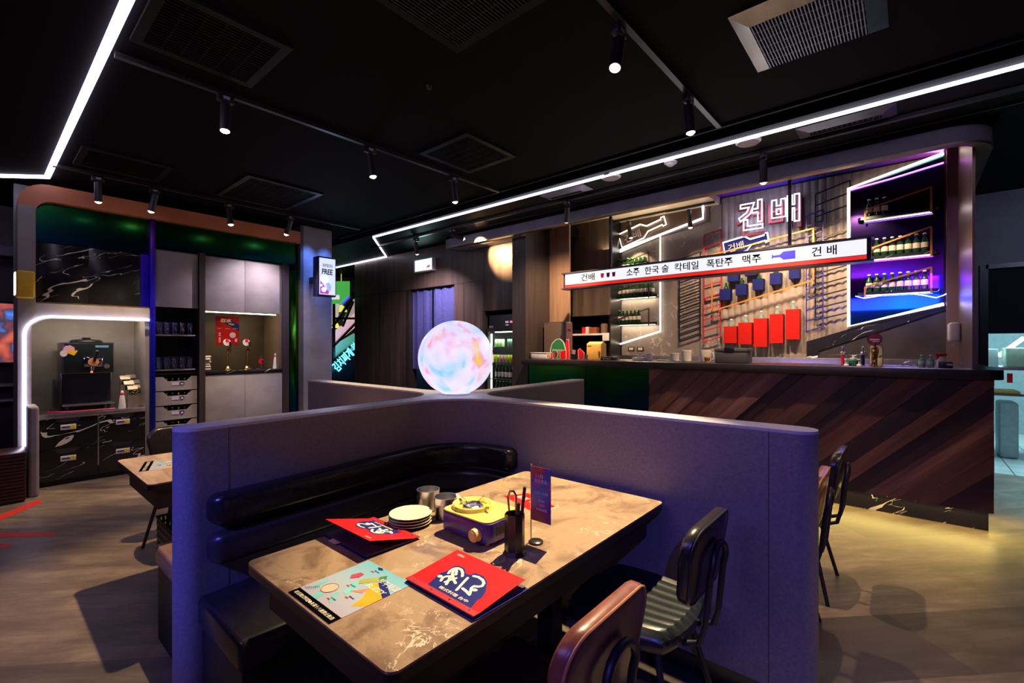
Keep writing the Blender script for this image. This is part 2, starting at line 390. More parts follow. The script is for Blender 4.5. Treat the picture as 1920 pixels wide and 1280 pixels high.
# ribbed curtain in two halves
cur = empty('door_curtain', ((xd0+xd1)/2, WY+.06, .1), label='indigo split cloth curtain hanging in the walnut doorway behind the glowing globe', cat='curtain')
CURT = noisy('indigo_cloth', [(.3, (.07, .075, .26)), (.7, (.11, .115, .38))], 30, rough=.85)
for k, (a0, a1) in enumerate(((xd0+.02, (xd0+xd1)/2-.008), ((xd0+xd1)/2+.008, xd1))):
    m = M(); n = 28; pts = []
    for i in range(n+1):
        t = i/n; pts.append((a0+(a1-a0)*t, WY+.06+.014*math.sin(t*17+k*2)+.006*math.sin(t*41)))
    b = [[m.b.verts.new((x, y+dy, z)) for x, y in pts] for dy, z in ((0, 1.02), (.0, zd-.02), (.006, zd-.02), (.006, 1.02))]
    for r0, r1 in zip(b, b[1:]+b[:1]):
        for i in range(n): m.b.faces.new((r0[i], r0[i+1], r1[i+1], r1[i]))
    obj('cloth_panel', m, CURT, cur)
obj('curtain_rod', M().cyl((xd0+.01, WY+.066, zd-.02), (xd1, WY+.066, zd-.02), .012), BLACK, cur)
# exit sign on the wall
e = empty('exit_sign', ((wx(785)+wx(818))/2, WY, wz(800, 508)), label='lit emergency exit sign box on the walnut wall above the doorway', cat='sign')
zx0, zx1 = wz(800, 508), wz(800, 488)
obj('housing', M().box(wx(783), wx(818), WY-.09, WY-.002, zx0-.02, zx1+.02, .006), WHITE, e)
obj('light_panel', M().box(wx(786), wx(817), WY-.094, WY-.089, zx0, zx1), glow('exit_glow', (.55, 1, .82), 2.0), e)
obj('red_mark', M().prism([(wx(807), WY-.095, zx0+.03), (wx(814), WY-.095, zx0+.04), (wx(815), WY-.095, zx0+.08), (wx(809), WY-.095, zx0+.075)], (0, -.002, 0)), glow('exit_red', (.8, .02, .05), .8), e)
lamp('exit_sign_light', 'AREA', ((wx(800)), WY-.12, zx0+.1), (wx(800), 3, zx0), 2.0, (.6, 1, .85), .4, size_y=.2, parent=e)

# fridge recess, the wood panel above it and the wood column beside the bar
struct('wall_far', M().box(-5.35, -4.15, 6.05, 6.15, 0, CZ), CONCD)
struct('trim_4', M().box(-5.142, -5.10, 5.28, 6.05, 0, 2.0).box(-4.39, -4.14, 5.12, 6.05, 0, CZ), DARKWOOD)
pan = obj('wall_panel', M().box(-5.138, -4.392, 5.27, 5.32, 2.0, 3.19, .003), WOOD)
tag(pan, 'walnut wall panel above the drinks fridge with a warm spot of light', 'wall panel')
struct('wall_far', M().box(-5.15, -4.38, 5.32, 5.40, 2.0, CZ), CONCD)
struct('wall_far', M().box(ony(985, 600, 5.70).x, ony(1067, 600, 5.70).x, 5.70, 5.74, 0, 3.43), WOODL)

# ---- drinks fridge
fr = empty('drinks_fridge', (-4.76, 5.6, 0), label='tall black glass-door drinks fridge full of cans and green bottles in the wall recess', cat='fridge')
m = M(); X0, X1 = -5.09, -4.40
m.box(X0, X0+.03, 5.34, 5.95, .06, 1.93).box(X1-.03, X1, 5.34, 5.95, .06, 1.93).box(X0, X1, 5.92, 5.95, .06, 1.93).box(X0, X1, 5.34, 5.95, 1.70, 1.93).box(X0, X1, 5.34, 5.95, .06, .40)
obj('cabinet', m, SATIN, fr)
obj('interior', M().box(X0+.03, X1-.03, 5.90, 5.918, .4, 1.70), plain('fridge_liner', (.25, .27, .27), .4), fr)
dr = obj('door', M().box(X0, X0+.05, 5.30, 5.335, .3, 1.72).box(X1-.05, X1, 5.30, 5.335, .3, 1.72).box(X0+.05, X1-.05, 5.30, 5.335, 1.67, 1.72).box(X0+.05, X1-.05, 5.30, 5.335, .3, .38), BLACK, fr)
obj('handle', M().cyl((X0+.075, 5.27, .75), (X0+.075, 5.27, 1.45), .008).cyl((X0+.075, 5.27, .78), (X0+.04, 5.30, .78), .006).cyl((X0+.075, 5.27, 1.42), (X0+.04, 5.30, 1.42), .006), STEEL, dr)
obj('light_tube', M().box(X0+.10, X1-.08, 5.40, 5.42, 1.66, 1.68), glow('fridge_tube', (.85, 1, .85), 9), fr)
obj('light_tube', M().box(X0+.035, X0+.05, 5.37, 5.39, .5, 1.64), glow('fridge_tube2', (.85, 1, .85), 4), fr)
lamp('fridge_lamp', 'AREA', (-4.75, 5.37, 1.64), (-4.75, 5.7, .9), 9, (.85, 1, .82), .5, size_y=.05, parent=fr)
obj('display', M().box(-4.62, -4.57, 5.335, 5.339, 1.80, 1.83), glow('red_digits', (1, .05, .12), 2.5), fr)
obj('control_marks', M().box(-4.71, -4.69, 5.335, 5.339, 1.80, 1.83).box(-4.675, -4.655, 5.335, 5.339, 1.80, 1.83).box(-4.71, -4.65, 5.335, 5.339, 1.765, 1.775), glow('white_marks', (.8, .8, 1), .6), fr)
obj('badge', M().box(-5.06, -4.97, 5.335, 5.339, 1.735, 1.765), plain('badge_grey', (.25, .25, .35), .4), fr)
for z in (1.43, 1.185, .93, .66):
    m = M(); m.box(X0+.035, X1-.035, 5.36, 5.375, z-.008, z+.004)
    for i in range(9): m.cyl((X0+.04, 5.38+i*.055, z), (X1-.04, 5.38+i*.055, z), .003, n=6)
    obj('wire_shelf', m, STEELD, fr)

# ---- bottles and cans
def bottle(name, h, r, glass, cap, label_mat, zl=(.22, .50), neck=.38):
    t = empty(name)
    obj('glass_body', M().lathe([(r*.9, 0), (r, .01*h), (r, .56*h), (r*.93, .61*h), (r*neck*1.15, .76*h), (r*neck, .82*h), (r*neck, .955*h)], n=14), glass, t, False)
    obj('cap', M().lathe([(r*neck*1.25, .93*h), (r*neck*1.35, .935*h), (r*neck*1.35, .99*h), (r*neck*1.1, h)], n=12), cap, t, False)
    obj('paper_label', M().lathe([(r*1.012, zl[0]*h), (r*1.02, zl[0]*h+.001), (r*1.02, zl[1]*h-.001), (r*1.012, zl[1]*h)], n=14), label_mat, t, False)
    return t
PROT = []
def proto(o): PROT.append(o); return o
bt_soju = proto(bottle('soju_bottle', .205, .031, GGLASS, GREENL, LABELW))
bt_disp = proto(bottle('soju_bottle', .205, .031, GGLASS, CAPW, LABELW))
bt_pale = proto(bottle('glass_bottle', .205, .030, PGLASS, CAPW, plain('pale_label', (.35, .5, .5), .5)))
bt_beer = proto(bottle('beer_bottle', .235, .030, GGLASS, plain('cap_green', (.25, .5, .25), .4), LABELW, (.12, .45)))
bt_beer2 = proto(bottle('beer_bottle', .235, .030, GGLASS, plain('cap_green', (.25, .5, .25), .4), LABELG, (.12, .45)))
def can(name, mats):
    t = empty(name)
    obj('can_body', M().lathe([(.024, 0), (.030, .008), (.030, .105), (.026, .118)], n=14), mats, t, False)
    obj('can_lid', M().lathe([(.026, .118), (.0265, .121), (.024, .121), (.023, .118)], n=14), STEEL, t, False)
    return t
cans = [proto(can('drink_can', plain('can_'+n_, c, .35, .3))) for n_, c in (('green', (.35, .6, .25)), ('dark', (.10, .16, .12)), ('lime', (.55, .65, .05)), ('pink', (.60, .38, .42)))]
def place(pr, loc, label, group, rz=0):
    c = dup(pr, loc, rz, label, group); c['category'] = 'can' if 'can' in pr.name else 'bottle'; return c
for i in range(8):
    x = X0+.115+i*.066
    if i != 3: place(cans[0 if i < 3 else (1 if i < 6 else 2)], (x, 5.42, 1.4345), 'drink can standing %s from the hinge side on the top shelf of the lit fridge' % ORD[i], 'cans on the top fridge shelf')
for i in range(7):
    x = X0+.075+i*.068
    place(cans[3 if i in (2, 3) else 2], (x, 5.42, 1.1895), '%s drink can standing %s along the second shelf of the lit fridge' % ('pink' if i in (2, 3) else 'lime', ORD[i]), 'cans on the second fridge shelf')
b = place(bt_beer, (X1-.085, 5.44, 1.1895), 'dark cola bottle with red label beside the lime cans in the fridge', 'tall bottle among the cans'); b.name = 'cola_bottle'
for ch in b.children:
    if ch.name.startswith('paper_label') : ch.data = ch.data.copy(); ch.data.materials[0] = INKR
    if ch.name.startswith('glass_body') : ch.data = ch.data.copy(); ch.data.materials[0] = SATIN
for row, z, pr in ((0, .9345, bt_beer), (1, .6645, bt_beer2)):
    for i in range(7):
        place(pr if (i+row) % 3 else (bt_beer2 if row else bt_beer), (X0+.115+i*.072, 5.43, z), 'green beer bottle standing %s along the %s shelf of the fridge' % (ORD[i], ('third', 'fourth')[row]), 'bottles on the %s fridge shelf' % ('third', 'fourth')[row])

# ------------------------------------------------------------------ left service cabinets (front plane x = LX)
LX = -6.70
def ly(px): return onx(px, 600, LX).y
def lz(px, py): return onx(px, py, LX).z
def yz(px, py): p = onx(px, py, LX); return p.y, p.z
yA, yB, yC, yD, yE, yF, yG, yH, yI = .29, .415, 1.345, 1.40, 1.845, 1.91, 2.85, 3.10, 3.575
ZT = 3.10
XB = LX-.62      # back of the cabinets
struct('wall_left', M().box(XB-.12, XB, yA, yI, 0, CZ), CONC)
struct('wall_left', M().box(XB, LX, 3.14, yI, 0, CZ), CONC)          # concrete column between cabinets and the far zone
struct('wall_left', M().box(XB, LX, 3.095, 3.14, 0, CZ), CONCD)
# portal frame with rounded top corner
m = M(); r = .22; P = []
for a_ in range(0, 7): P.append((LX-.02, yA+r-r*math.cos(math.radians(a_*15)), ZT-r+r*math.sin(math.radians(a_*15))))
outer = [(LX-.02, yA, 0)]+P+[(LX-.02, 3.10, ZT), (LX-.02, 3.10, ZT-.17)]
r2 = .12; inner = [(LX-.02, yB+r2-r2*math.sin(math.radians(a_*18)), ZT-.17-r2+r2*math.cos(math.radians(a_*18))) for a_ in range(0, 6)]
# fascia (orange light in its colour) and post (concrete) as two parts of the portal
por = empty('portal_frame', (LX, 1.7, 0), label='copper-coloured fascia and pale concrete post framing the self-service cabinets', cat='frame')
fas = [(LX, yA, 2.86)]+[(LX, p[1], p[2]) for p in P]+[(LX, 3.095, ZT), (LX, 3.095, ZT-.17)]+[(LX, p[1], p[2]) for p in inner]+[(LX, yB, 2.86)]
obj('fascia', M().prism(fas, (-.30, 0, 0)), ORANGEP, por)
obj('post', M().prism([(LX, yA, 0), (LX, yA, 2.86), (LX, yB, 2.86), (LX, yB, 1.80), (LX, yB-.03, 1.68), (LX, yB-.03, 0)], (-.60, 0, 0)), CONC, por)
# green rainbow header panels
hp = obj('header_panel', M().box(LX-.12, LX-.08, yB, yC+.01, 2.52, 3.0), RB_G); tag(hp, 'green iridescent steel header panel above the black marble cupboards', 'panel')
hp = obj('header_panel', M().box(LX-.12, LX-.08, yD, 3.09, 2.62, 3.0), RB_G); tag(hp, 'green iridescent steel header panel above the grey cupboards and water taps', 'panel')
tag(obj('steel_pillar', M().box(LX-.5, LX-.01, yC+.005, yD-.003, 0, 2.99, .004), RB_B), 'narrow blue iridescent steel pillar between the two cabinet bays', 'pillar')
tag(obj('steel_pillar', M().box(LX-.5, LX-.06, 2.975, 3.09, 0, 2.615, .002), RB_BAR), 'narrow green iridescent steel pillar beside the concrete column', 'pillar')
tag(obj('steel_post', M().box(LX-.09, LX-.03, yB-.09, yB-.02, 1.9, 2.88, .004), SATIN), 'thin black glossy post above the yellow box lamp', 'post')
# bay 1: black marble wall cupboard
cb = empty('wall_cupboard', (LX-.1, .85, 1.9), label='black marble wall cupboard with two doors above the ice cream machine', cat='cupboard')
obj('carcass', M().box(XB, LX-.10, yB, 1.27, 1.92, 2.515), CONCD, cb)
ym = .82
for a0, a1 in ((yB, ym-.002), (ym+.002, 1.265)): obj('door', M().box(LX-.098, LX-.078, a0, a1, 1.905, 2.513, .001), BMARB, cb)
obj('side_strip', M().box(LX-.12, LX-.08, 1.27, yC, 1.90, 2.515), RB_B, cb, label='blue-green iridescent strip')
# lit soffit below it
struct('trim_5', M().box(XB, LX-.06, yB-.01, yC, 1.885, 1.903), BRNMET)
lt = tag(obj('led_strip', M().box(LX-.16, LX-.14, yB+.03, yC-.02, 1.868, 1.884), LEDWARM), 'warm led strip glowing under the black marble cupboard', 'light')
lamp('led_strip_light', 'AREA', (LX-.16, .88, 1.86), (LX-.35, .88, 1.0), 4, (1, .80, .58), .85, size_y=.04)
bpy.data.objects['led_strip_light'].rotation_euler = (0, 0, PI/2)
# niche facing with rounded arch carrying the neon arc
yN = yB-.03
arcpts = [(LX+.012, .335, z) for z in (.45, .9, 1.3, 1.52)]
R_ = .19
arcpts += [(LX+.012, .335+R_-R_*math.cos(math.radians(k*15)), 1.56+R_*math.sin(math.radians(k*15))) for k in range(0, 7)]
arcpts += [(LX+.012, yC-.01, 1.75)]
fc = []
for k in range(0, 7): fc.append((LX-.02, .355+R_-R_*math.cos(math.radians(k*15)), 1.54+R_*math.sin(math.radians(k*15))))
struct('trim_6', M().prism([(LX-.02, .355, 1.54)]+fc+[(LX-.02, yC, 1.73), (LX-.02, yC, 1.885), (LX-.02, .355, 1.885)], (-.05, 0, 0)), CONC)
na = obj('neon_arch', M().tube(arcpts, .013, 10), LEDV); tag(na, 'white violet neon tube curving round the ice cream niche', 'neon light')
# side wing wall + counter
struct('wall_left', M().box(LX-.02, LX+.34, .345, .418, 0, .865, .02), CONC)
def cwz(px, py): return onx(px, py, LX+.30).z
dc = empty('drawer_cabinet', (LX-.1, .9, 0), label='black marble drawer cabinet with four labelled drawers under the ice cream machine', cat='cabinet')
zt0 = .745
obj('worktop', M().box(XB+.022, LX+.0, .4195, 1.30, zt0-.05, zt0, .003), STEEL, dc)
obj('carcass', M().box(XB, LX-.035, .42, 1.30, .05, zt0-.05), CONCD, dc)
obj('plinth', M().box(XB, LX-.06, .42, yC, 0, .05), BLACK, dc)
for (a0, a1) in ((.425, .885), (.90, 1.30)):
    for (z0, z1) in ((.055, .365), (.38, .692)):
        mid = (a0+a1)/2; hw = .11
        d = obj('drawer', M().prism([(LX-.03, a0, z0), (LX-.03, a1, z0), (LX-.03, a1, z1), (LX-.03, mid+hw, z1), (LX-.03, mid+hw-.04, z1-.045), (LX-.03, mid-hw+.04, z1-.045), (LX-.03, mid-hw, z1), (LX-.03, a0, z1)], (.02, 0, 0)), BMARB, dc)
        lbz = z1-.095
        lb = obj('name_plate', M().box(LX-.010, LX-.006, mid-.06, mid+.06, lbz-.028, lbz+.028, .001), PAPER, d)
        obj('plate_text', M().box(LX-.0062, LX-.0045, mid-.05, mid+.012, lbz-.006, lbz+.008), INK, d)
        obj('plate_badge', M().cyl((LX-.0062, mid+.035, lbz), (LX-.0045, mid+.035, lbz), .022), YEL, d)
obj('edge_strip', M().box(LX-.03, LX-.008, .8875, .8975, .15, .692), STEEL, dc)
# back of the niche gets its own concrete, side panel
struct('wall_left', M().box(XB, XB+.02, yB-.06, yC, .74, 1.885), CONC)
struct('wall_left', M().box(XB, LX-.04, 1.305, 1.345, .0, 1.885), CONC)

# ice cream machine
def icey(px): return onx(px, 700, LX-.10).y
ix = LX-.06
y0, y1 = .615, 1.035; zb, zt = .805, 1.485
im = empty('ice_cream_machine', (ix-.25, (y0+y1)/2, zt0), label='black and steel soft ice cream machine with lever on the steel counter', cat='ice cream machine')
obj('body', M().box(ix-.46, ix-.015, y0, y1, 1.15, zt, .008).box(ix-.46, ix-.16, y0, y1, zb, 1.16, .006), STEELD, im)
obj('front_panel', M().box(ix-.016, ix, y0+.015, y1-.01, 1.16, zt-.012, .004), plain('machine_front', (.010, .018, .020), .25), im)
obj('splash_back', M().box(ix-.165, ix-.155, y0+.01, y1-.01, zb+.02, 1.15), plain('machine_back', (.03, .03, .045), .3, .5), im)
obj('drip_tray', M().box(ix-.16, ix+.01, y0, y1, zb, zb+.02, .004), STEEL, im)
obj('side_tank', M().box(ix-.28, ix-.02, y0-.055, y0-.003, zb-.02, zb+.28, .01), SATIN, im)
for yy in (y0+.04, y1-.04):
    for xx in (ix-.42, ix-.05): obj('foot', M().cyl((xx, yy, zt0), (xx, yy, zb+.002), .016), BLACK, im)
lid = obj('hopper_lid', M().lathe([(.135, 0), (.14, .012), (.12, .03), (.05, .038), (.03, .038)], (ix-.2, (y0+y1)/2, zt), 28), SATIN, im)
obj('lid_knob', M().lathe([(.03, .036), (.04, .05), (.03, .058)], (ix-.2, (y0+y1)/2, zt), 16), BLACK, lid)
yc = .850
head = obj('dispensing_head', M().box(ix, ix+.03, yc-.075, yc+.085, 1.22, 1.33, .012), CHROME, im)
obj('glow_disc', M().cyl((ix+.029, yc+.005, 1.275), (ix+.036, yc+.005, 1.275), .045, n=28), plain('copper_disc', (.8, .32, .15), .3), head)
obj('lever', M().cyl((ix+.045, yc+.01, 1.285), (ix+.085, yc+.025, 1.38), .014, .017).sph((ix+.087, yc+.026, 1.385), .018), BLACK, im)
obj('spout', M().cyl((ix+.03, yc, 1.18), (ix+.03, yc, 1.225), .014, .02), CHROME, im)
obj('indicator_light', M().sph((ix-.0, yc-.005, 1.165), .010), glow('red_led', (1, .05, .05), 5), im)
for dy in (-.06, .07):
    for dz in (1.235, 1.315): obj('screw', M().cyl((ix+.03, yc+dy, dz), (ix+.037, yc+dy, dz), .008, n=12), CHROME, im)
obj('brand_plate', M().box(ix, ix+.003, y1-.16, y1-.05, 1.43, 1.455), plain('plate_blue', (.18, .45, .65), .4), im)
obj('oval_badge', M().cyl((ix, y1-.065, 1.225), (ix+.003, y1-.065, 1.225), .025, n=20), STEEL, im)
st = obj('cone_sticker', M().prism([(ix, y0+.05+.045*math.cos(t)-.0, 1.41+.04*math.sin(t)+(.008 if k % 2 else 0)) for k, t in enumerate([i*2*PI/14 for i in range(14)])], (.002, 0, 0)), plain('sticker_pink', (.75, .42, .48), .5), im)
obj('cone_sticker', M().prism([(ix+.002, y0+.03, 1.375), (ix+.002, y0+.09, 1.345), (ix+.002, y0+.12, 1.40), (ix+.002, y0+.06, 1.40)], (.002, 0, 0)), YEL, im)
obj('cone_sticker', M().prism([(ix+.002, y0+.01+.03*math.cos(t), 1.37+.035*math.sin(t)) for t in [i*2*PI/12 for i in range(12)]], (.002, 0, 0)), PAPER, im)
tag(obj('power_cable', M().tube([(ix-.3, y0-.06, .765), (ix-.2, y0-.09, .755), (ix-.08, y0-.10, .753), (ix+.03, y0+.02, .755), (ix+.045, y1, .753)], .006, 8), plain('pink_cable', (.75, .06, .16), .4)), 'pink red cable lying in front of the ice cream machine', 'cable')
# squeeze bottle
sq = empty('sauce_bottle', (LX-.05, 1.10, zt0), label='white squeeze bottle with red collar beside the ice cream machine', cat='bottle')
obj('bottle_body', M().lathe([(.032, 0), (.034, .01), (.026, .10), (.018, .15)], (LX-.05, 1.10, zt0)), WHITE, sq)
obj('collar', M().lathe([(.019, .15), (.019, .17)], (LX-.05, 1.10, zt0)), INKR, sq)
obj('nozzle', M().lathe([(.016, .17), (.014, .19), (.004, .20)], (LX-.05, 1.10, zt0)), WHITE, sq)
# stepped cone holders
def holder(name, cx, cy):
    t = empty(name, (cx, cy, zt0))
    m = M()
    for k, (dx, dy, h) in enumerate(((-.10, -.035, .36), (-.055, -.008, .30), (-.01, .018, .245))):
        m.prism([(cx+dx, cy+dy-.045, zt0), (cx+dx+.045, cy+dy-.045, zt0), (cx+dx+.045, cy+dy-.045, zt0+h-.04), (cx+dx, cy+dy-.045, zt0+h)], (0, .09, 0))
    obj('stepped_case', m, plain('raw_steel', (.36, .31, .27), .4, .6), t)
    m = M(); rnd = random.Random(3)
    for k, (dx, dy, h) in enumerate(((-.10, -.035, .36), (-.055, -.008, .30), (-.01, .018, .245))):
        obj('front_slot', M().bar((cx+dx+.0452, cy+dy-.038, zt0+h-.075), (cx+dx+.0452, cy+dy+.038, zt0+h-.075), .004, .05), SATIN, t)
    m = M()
    for k, (dx, dy, h) in enumerate(((-.10, -.035, .36), (-.055, -.008, .30), (-.01, .018, .245))):
        for q in range(9):
            m.sph((cx+dx+.047, cy+dy-.033+rnd.random()*.066, zt0+h-.095+rnd.random()*.04), .005, n=8)
    obj('topping_pieces', m, plain('toppings', (.6, .42, .1), .5), t)
    return t
h1 = holder('spoon_holder', LX-.12, 1.185); tag(h1, 'steel three-step dispenser box nearer the ice cream machine', 'holder')
h2 = holder('spoon_holder', LX-.30, 1.27); tag(h2, 'steel three-step dispenser box against the niche side, farther from the machine', 'holder')

# bay 2: cups and cutlery drawers
cd = '' 
tag(obj('divider_panel', M().box(XB, LX-.03, yE, yF, 0, 2.615), DARKWOOD), 'dark wood upright between cup shelves and water tap niche', 'panel')
cp = empty('wall_cupboard', (LX-.1, 1.62, 1.9), label='single-door grey concrete cupboard above the shelves of drinking glasses', cat='cupboard')
obj('carcass', M().box(XB, LX-.09, yD, yE, 1.95, 2.60), CONCD, cp)
obj('door', M().box(LX-.088, LX-.068, yD+.006, yE-.006, 1.915, 2.585, .001), CONC, cp)
struct('wall_left', M().box(XB, XB+.02, yD, yE, .7, 1.95), plain('niche_black', (.008, .008, .010), .5))
for k, (z, nm) in enumerate(((1.585, 'upper'), (1.165, 'lower'))):
    tr = obj('shelf_tray', M().box(XB+.03, LX-.07, yD+.005, yE-.03, z-.018, z, .003), STEEL); tag(tr, 'steel tray shelf, %s one of two, under rows of drinking glasses' % nm, 'shelf')
gl = empty('drinking_glass')
obj('tumbler', M().lathe([(.030, 0), (.033, .005), (.038, .15), (.0355, .15), (.031, .012), (.0, .010)], n=18, close=False), GLASS, gl, False)
proto(gl)
for k, z in enumerate((1.5855, 1.1655)):
    for j in range(2):
        for i in range(5):
            g = dup(gl, (LX-.12-j*.085, yD+.055+i*.078, z), 0, 'clear drinking glass, %s from the blue pillar in the %s row of the %s tray' % (ORD[i], ('front', 'back')[j], ('upper', 'lower')[k]), 'drinking glasses on the steel trays'); g['category'] = 'glass'
dw = empty('cutlery_cabinet', (LX-.1, 1.62, 0), label='grey concrete cabinet of four notched cutlery drawers below the glasses', cat='cabinet')
obj('carcass', M().box(XB, LX-.50, yD, yE-.02, 0, 1.09).box(XB, LX-.09, yD, yD+.004, 0, 1.09).box(XB, LX-.09, yE-.004, yE, 0, 1.09).box(XB, LX-.09, yD, yE, 1.10, 1.12), BLACK, dw)
h = .165; ztop = 1.075
for k in range(5):
    z1 = ztop-k*(h+.012) if k < 4 else ztop-4*(h+.012); z0 = z1-h if k < 4 else .05
    mid = (yD+yE)/2
    d = obj('drawer', M().prism([(LX-.088, yD+.008, z0), (LX-.088, yE-.015, z0), (LX-.088, yE-.015, z1), (LX-.088, mid+.15, z1), (LX-.088, mid+.10, z1-.055), (LX-.088, mid-.09, z1-.055), (LX-.088, mid-.14, z1), (LX-.088, yD+.008, z1)], (.02, 0, 0)), CONC, dw)
    if k < 4:
        obj('name_plate', M().box(LX-.068, LX-.065, mid-.055, mid+.02, z1-.105, z1-.068), plain('plate_lilac', (.55, .5, .72), .5), d)
        obj('pictogram', M().prism([(LX-.066, mid+.02, z1-.075), (LX-.066, mid+.06, z1-.062), (LX-.066, mid+.075, z1-.085), (LX-.066, mid+.045, z1-.105)], (.003, 0, 0)), INK, d)
        obj('pictogram', M().prism([(LX-.063, mid+.032, z1-.085), (LX-.063, mid+.055, z1-.076), (LX-.063, mid+.065, z1-.090), (LX-.063, mid+.045, z1-.10)], (.002, 0, 0)), PAPER, d)
        m = M()
        for q in range(4): m.cyl((LX-.13-.02*(q % 2), mid-.10+q*.062, z1-.12), (LX-.12, mid-.095+q*.062, z1-.02), .009, n=8)
        obj('cutlery', m, GOLD if k % 2 else STEEL, d)

# bay 3: water taps
cp = empty('wall_cupboard', (LX-.1, 2.37, 1.9), label='two-door grey concrete cupboard above the water taps', cat='cupboard')
obj('carcass', M().box(XB, LX-.09, yF, yG+.02, 1.92, 2.60), CONCD, cp)
for a0, a1 in ((yF+.004, 2.378), (2.382, 2.83)): obj('door', M().box(LX-.088, LX-.068, a0, a1, 1.90, 2.585, .001), CONC, cp)
tag(obj('side_panel', M().box(XB, LX-.07, yG+.02, 2.965, 0, 2.615), DARKWOOD), 'dark wood upright at the far side of the water tap niche', 'panel')
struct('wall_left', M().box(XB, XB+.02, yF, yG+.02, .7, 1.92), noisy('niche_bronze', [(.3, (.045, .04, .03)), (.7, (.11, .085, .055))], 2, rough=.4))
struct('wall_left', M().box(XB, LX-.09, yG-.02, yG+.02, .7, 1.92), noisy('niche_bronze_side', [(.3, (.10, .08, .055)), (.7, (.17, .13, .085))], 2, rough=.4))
tag(obj('led_strip', M().box(LX-.13, LX-.11, yF+.01, yG-.05, 1.88, 1.892), LEDWARM), 'warm led strip under the grey cupboard over the water taps', 'light')
lamp('led_strip_light_b', 'AREA', (LX-.15, 2.37, 1.875), (LX-.4, 2.37, 1.2), 6, (1, .72, .38), .85, size_y=.04)
bpy.data.objects['led_strip_light_b'].rotation_euler = (0, -.35, PI/2)
wc = empty('base_cabinet', (LX-.1, 2.37, 0), label='grey concrete base cabinet with two doors and black marble worktop under the taps', cat='cabinet')
obj('worktop', M().box(XB+.02, LX-.06, yF, yG+.018, 1.085, 1.125, .002), BMARB, wc)
obj('carcass', M().box(XB+.02, LX-.09, yF, yG+.018, 0, 1.084), CONCD, wc)
for a0, a1 in ((yF+.004, 2.378), (2.382, 2.865)): obj('door', M().box(LX-.088, LX-.068, a0, a1, .04, 1.075, .001), CONC, wc)
TZ = 1.1252
# poster 取水
def py3(px, py, x): p = onx(px, py, x); return p.y, p.z
xp = XB+.022
pa, pb = py3(404, 592, xp), py3(448, 646, xp)
po = empty('water_poster', (xp, (pa[0]+pb[0])/2, pb[1]), label='red and navy poster explaining how to fetch water, on the tap niche back wall', cat='poster')
Y0, Y1, Z0, Z1 = pa[0], pb[0], pb[1], pa[1]; Wp, Hp = Y1-Y0, Z1-Z0
def pq(u, v, e=.004): return (xp+e, Y0+u*Wp, Z1-v*Hp)
obj('sheet', M().box(xp, xp+.004, Y0, Y1, Z0, Z1), RED, po)
obj('navy_band', M().prism([pq(.30, .2), pq(.62, .1), pq(1, .28), pq(1, .52), pq(.9, .48)], (.001, 0, 0)), INK, po)
text('title_text', '取水', Wp*.46, Hp*.14, pq(.43, .15, .005), (0, 1, 0), (0, 0, 1), INKW, po, shear=.15, off=.02)
text('title_text', 'Water', Wp*.24, Hp*.07, pq(.68, .27, .005), (0, 1, 0), (0, 0, 1), INKW, po, shear=.3)
for k in range(3): text('step_text', 'Step '+str(k+1), Wp*.20, Hp*.035, pq(.17+.33*k, .43, .005), (0, 1, 0), (0, 0, 1), PAPER, po)
m = M()
PL = plain('poster_lilac', (.55, .42, .62), .5)
for z in (.58, .65, .75, .81, .87): obj('step_drawing', M().prism([pq(.13, z, .0045), pq(.21, z, .0045), pq(.21, z+.045, .0045), pq(.13, z+.045, .0045)], (.001, 0, 0)), PL, po)
m.cyl(pq(.72, .66, .0045), pq(.72, .66, .006), Hp*.1, n=20); obj('step_drawing', m, PL, po); m = M(); m.prism([pq(.82, .78, .0045), pq(.92, .78, .0045), pq(.92, .9, .0045), pq(.82, .9, .0045)], (.001, 0, 0))
obj('step_drawing', m, PL, po)
def water_tap(px, nm):
    b_ = onx(px, 690, LX-.28); cy = b_.y; x = LX-.28; hh = .30
    t = empty('water_tap', (x, cy, TZ), label=nm, cat='tap', group='brass water taps')
    obj('base', M().lathe([(.050, 0), (.048, .012), (.030, .03), (.020, .05)], (x, cy, TZ)), GOLD, t)
    obj('column', M().tube([(x, cy, TZ+.04), (x, cy, TZ+.22), (x+.01, cy, TZ+.265), (x+.045, cy, TZ+.29), (x+.10, cy, TZ+.295)], .014, 12), GOLD, t)
    obj('spout', M().cyl((x+.10, cy, TZ+.31), (x+.10, cy, TZ+.235), .011, .008), GOLD, t)
    obj('handle', M().cyl((x+.10, cy, TZ+.31), (x+.10, cy, TZ+.38), .013, .016), BLACK, t)
    obj('badge', M().cyl((x+.06, cy-.03, TZ+.37), (x+.072, cy-.03, TZ+.37), .045, n=28), PAPER, t)
    obj('badge_print', M().cyl((x+.072, cy-.03, TZ+.392), (x+.074, cy-.03, TZ+.392), .022, n=20), INKR, t)
    return t
water_tap(427, 'brass water tap with round badge, nearer the stack of napkins'); water_tap(463, 'brass water tap with round badge, nearer the small card stand')
# napkin stack
nx, ny = LX-.20, yF+.06
ns = empty('napkin_stack', (nx, ny, TZ), label='untidy stack of folded cream cloths beside the divider in the tap niche', cat='cloth')
for k in range(6):
    m = M().box(-.05, .05, -.04, .04, 0, .030, .013, 3); q = obj('folded_cloth', m, CREAM, ns, False); q.location = (random.uniform(-.008, .008), random.uniform(0, .012), .004+k*.032); q.rotation_euler = (random.uniform(-.06, .06), random.uniform(-.06, .06), random.uniform(-.3, .3))
